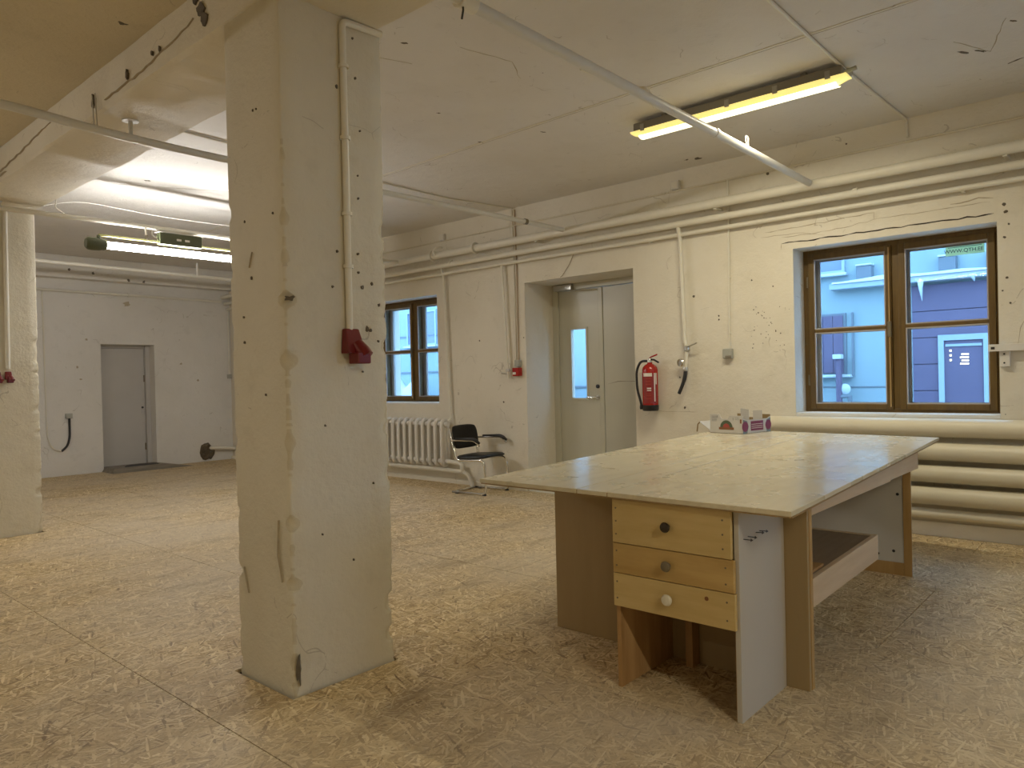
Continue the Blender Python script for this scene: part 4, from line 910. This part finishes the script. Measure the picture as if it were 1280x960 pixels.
MB().box(.115, LB-.115, -.001, 0, .022, .104).build('print_panel', M['print_purple'], side, local=True)
for z in (.075, .058, .042): MB().box(.125, LB-.125, -.0016, -.001, z, z+.004).build('print_line', M['print_white'], side, local=True)

# ------------------------------------------------------------------ cantilever chair: local x = sideways, local -y = front
CH = thing('cantilever_chair', 'black cantilever armchair on chromed tube by the window wall', 'chair', (6.56, 6.36, 0), math.radians(7))
for sx in (-1, 1):
    xx = .235*sx
    path = fillet([(xx, .27, .016), (xx, -.25, .016), (xx*1.0, -.225, .425), (xx, .20, .405), (xx*.96, .30, .80)], .075, 7)
    MB().tube(path, .0145, 10).build('side_frame', M['chrome'], CH, 'all', local=True)
    am = MB().tube(fillet([(xx*.97, .268, .655), (xx*1.16, .24, .655), (xx*1.2, -.12, .662), (xx*1.2, -.20, .60)], .05, 6), .011, 8).build('arm_tube', M['chrome'], CH, 'all', local=True)
    MB().tube(fillet([(xx*1.2, .17, .672), (xx*1.2, -.12, .675), (xx*1.2, -.185, .635)], .05, 6), [.012]+[.021]*5+[.019, .016][:2]+[.012][:0], 10).build('arm_pad', M['black'], am, 'all', local=True) if False else None
    pth = fillet([(xx*1.2, .17, .674), (xx*1.2, -.12, .679), (xx*1.2, -.20, .63)], .05, 6)
    MB().tube(pth, [.013]+[.022]*(len(pth)-2)+[.014], 10).build('arm_pad', M['black'], am, 'all', local=True)
    for yy in (-.22, .2): MB().tube([(xx, yy-.02, .008), (xx, yy+.02, .008)], .0155, 8).build('glide', M['black'], CH, local=True)
MB().tube([(-.235, .262, .016), (.235, .262, .016)], .0125, 10).build('rear_tube', M['chrome'], CH, 'all', local=True)
def pad(name, mat, fn, nx_, ny_, th, parent):
    # rounded pad from a parametric sheet, thickened with rounded rim
    m = MB(); top, bot = [], []
    for j in range(ny_+1):
        for i in range(nx_+1):
            u, v = -1+2*i/nx_, -1+2*j/ny_
            # squircle outline
            uu = u*math.sqrt(1-.22*v*v*v*v); vv = v*math.sqrt(1-.22*u*u*u*u)
            p, nn = fn(uu, vv); e = 1-max(abs(u), abs(v))**8
            top.append(p+nn*th*(.35+.65*e)); bot.append(p-nn*th*(.35+.65*e)*.8)
    k = nx_+1; n = len(top); fs_ = []
    for j in range(ny_):
        for i in range(nx_):
            a = j*k+i; fs_ += [(a, a+1, a+k+1, a+k), (n+a, n+a+k, n+a+k+1, n+a+1)]
    rim = [i for i in range(k)]+[j*k+nx_ for j in range(1, ny_+1)]+[ny_*k+i for i in range(nx_-1, -1, -1)]+[j*k for j in range(ny_-1, 0, -1)]
    fs_ += [(rim[i], n+rim[i], n+rim[(i+1) % len(rim)], rim[(i+1) % len(rim)]) for i in range(len(rim))]
    return m.add(top+bot, fs_).build(name, mat, parent, 'all', local=True)
pad('seat', M['leather'], lambda u, v: (Vector((u*.25, .0+v*.235, .445-.012*v+.008*(1-u*u))), Vector((0, 0, 1))), 14, 14, .032, CH)
pad('backrest', M['cane'], lambda u, v: (Vector((u*.245, .255+.05*v*.5-.035*(u*u)+.012, .685+v*.145+.0*u)), Vector((0, -1, .18)).normalized()), 14, 12, .018, CH)

# ------------------------------------------------------------------ outside: courtyard, building, snow
tag(MB().box(7.565, 60, -30, 60, -.5, -.25).box(-40, 7.565, -60, YB-.63, -.5, -.25).build('courtyard_ground', M['snow'], None, origin=(20, 10, -.25)), 'snow covered ground of the courtyard outside', 'ground', kind='structure')
FX = 13.5
BD = thing('courtyard_building', 'pale plastered building across the courtyard seen through the windows', 'building', (FX, 8, -.25))
MB().box(FX, FX+6, -6, 30, -.25, 6.5).build('wall', M['facade'], BD)
# dark painted ground storey right of y = 3.1
for r in range(7):
    z0 = -.25+r*.43
    for c in range(6):
        y1 = 3.10-c*1.2; y0 = y1-1.2
        if y1 < -3.5: continue
        if c == 0 and z0 < 1.9: y1, y0 = 3.10, 2.72
        if c == 0 and z0 < 1.9:
            MB().box(FX-.05, FX, y0+.006, y1-.006, z0+.006, z0+.424).build('cladding_panel', M['facade_dark'], BD)
            MB().box(FX-.05, FX, 1.91, 2.02, z0+.006, z0+.424).build('cladding_panel', M['facade_dark'], BD)
        else: MB().box(FX-.05, FX, y0+.006, y1-.006, z0+.006, z0+.424).build('cladding_panel', M['facade_dark'], BD)
MB().box(FX-.02, FX, -4, 3.10, -.25, 2.75).build('panel_backing', M['facade_dark'], BD)
d = MB(); d.box(FX-.09, FX-.02, 2.64, 2.72, -.25, 1.93).box(FX-.09, FX-.02, 2.02, 2.10, -.25, 1.93).box(FX-.09, FX-.02, 2.10, 2.64, 1.84, 1.93)
df = d.build('door_frame', M['facade_trim'], BD)
lf = MB().box(FX-.06, FX-.03, 2.10, 2.64, -.24, 1.84).build('door_leaf', M['facade_dark'], df)
MB().box(FX-.075, FX-.06, 2.12, 2.62, .80, .85).build('door_rail', M['facade_trim'], df)
MB().box(FX-.075, FX-.06, 2.12, 2.62, 1.74, 1.78).build('door_rail', M['facade_trim'], df)
for k in range(4): MB().box(FX-.066, FX-.06, 2.30, 2.38+.02*(k % 2)+.02, 1.60-k*.05, 1.625-k*.05).build('lit_slot', M['lit'], df)
for k in range(3): MB().box(FX-.066, FX-.06, 2.535, 2.565, 1.66-k*.075, 1.69-k*.075).build('lit_slot', M['lit'], df)
# ledge with snow
lg = MB().box(FX-.22, FX, -4, 4.35, 2.80, 2.90).build('ledge', M['facade_trim'], BD, bevel=.01)
sm = MB(); n = 60; v = []
for i in range(n+1):
    y = -4+8.3*i/n; h = .03+.07*max(0, noise.noise((y*1.3, 2, 0))+.35)
    v += [(FX-.24, y, 2.895), (FX-.22, y, 2.905+h*.7), (FX-.1, y, 2.905+h), (FX, y, 2.91+h*1.1)]
sm.add(v, [(i*4+j, i*4+j+1, i*4+j+5, i*4+j+4) for i in range(n) for j in range(3)]).build('ledge_snow', M['snow'], lg, 'all')
for (y, z, L) in ((2.93, 2.83, .34), (2.2, 2.85, .12)): MB().tube([(FX-.2, y, z), (FX-.2, y, z-L*.4), (FX-.2, y-.02, z-L)], [.05, .03, .004], 8).build('icicle', M['snow'], lg, 'all')
for y in (3.80, 2.56, 1.9):
    vb = MB().box(FX-.16, FX, y-.12, y+.12, 2.93, 3.17).build('vent_box', M['facade_grey'], BD, bevel=.01)
    MB().box(FX-.18, FX, y-.13, y+.13, 3.17, 3.20).build('snow_cap', M['snow'], vb, bevel=.01)
def fwin(y0, y1, z0, z1):
    fr = MB(); s = .05
    fr.box(FX-.05, FX, y0, y0+s, z0, z1).box(FX-.05, FX, y1-s, y1, z0, z1).box(FX-.05, FX, y0+s, y1-s, z1-s, z1).box(FX-.05, FX, y0+s, y1-s, z0, z0+s)
    f = fr.build('window_frame', M['facade_trim'], BD)
    MB().box(FX-.02, FX-.004, y0+s, y1-s, z0+s, z1-s).build('pane', M['facade_glass'], f)
    MB().box(FX-.14, FX, y0-.05, y1+.05, z0-.05, z0).build('window_sill', M['snow'], f, bevel=.01)
fwin(4.14, 5.3, 3.10, 4.6)
# shuttered lower window: boards
sh_ = MB().box(FX-.03, FX, 4.14, 5.4, 1.33, 2.40).build('shutter', M['facade_grey'], BD)
for k in range(7): MB().box(FX-.05, FX-.03, 4.19+.17*k, 4.19+.17*k+.162, 1.36, 2.36).build('board', M['facade_dark'], sh_)
MB().box(FX-.14, FX, 4.05, 5.45, 1.28, 1.33).build('window_sill', M['snow'], sh_, bevel=.01)
MB().tube([(FX-.04, 4.03, 2.4), (FX-.04, 4.03, 1.30)], .02, 6).build('downpipe', M['facade_grey'], BD)
MB().box(FX-.012, FX, 3.13, 4.7, 1.10, 1.12).build('plinth_line', M['facade_grey'], BD)
for (y0, y1, z0, z1) in ((14.6, 15.8, 2.35, 3.3), (16.6, 18, 1.2, 2.5), (9.3, 10.6, 3.3, 4.6), (12.2, 13.4, 2.9, 4.3)): fwin(y0, y1, z0, z1)
for (y, z, y2) in ((13.5, 1.6, 20), (13.5, 2.25, 20), (8, 1.15, 13), (8, 2.6, 20)): MB().box(FX-.03, FX, y, y2, z, z+.04).build('plinth_line', M['facade_grey'], BD)
# meter cabinet with snow left of the wall
ms = thing('standpipe', 'dark standpipe with snowy valves in front of the courtyard building', 'pipe', (13.3, 4.35, -.25))
MB().tube([(13.3, 4.22, -.25), (13.3, 4.22, 1.62)], .05, 10).build('post', M['facade_dark'], ms, 'auto')
MB().box(13.22, 13.38, 4.16, 4.30, 1.60, 1.68).build('cap', M['snow'], ms, bevel=.01)
MB().tube([(13.3, 4.22, .95), (13.3, 4.05, .95), (13.3, 4.05, .6)], .04, 8).build('elbow', M['facade_grey'], ms, 'auto')
MB().lathe([(.03, -.03), (.09, 0), (.03, .03)], (13.3, 4.12, 1.08), (1, 0, 0)).build('wheel', M['snow'], ms, 'auto')
def drift(y0, y1, x0, h, seed, label):
    m = MB(); n, k = 26, 8; v = []
    for i in range(n+1):
        for j in range(k+1):
            s, t = i/n, j/k; e = math.sin(PI*s)**.5*math.sin(PI*t)
            v.append((x0+1.2*t, y0+(y1-y0)*s, -.255+h*e*(1+.45*noise.noise((s*5+seed, t*3, seed)))))
    tag(m.add(v, [(i*(k+1)+j, i*(k+1)+j+1, (i+1)*(k+1)+j+1, (i+1)*(k+1)+j) for i in range(n) for j in range(k)]).build('snow_drift', M['snow'], None, 'all', origin=(x0, y0, -.25)), label, 'snow')
drift(3.0, 4.6, 11.7, .95, 1, 'low heap of snow outside seen through the near window')
drift(9.2, 11.5, 12.0, 1.75, 5, 'heap of snow outside seen through the door pane')
drift(13.8, 16.2, 11.9, 1.75, 8, 'heap of snow outside seen through the window behind the pillar')
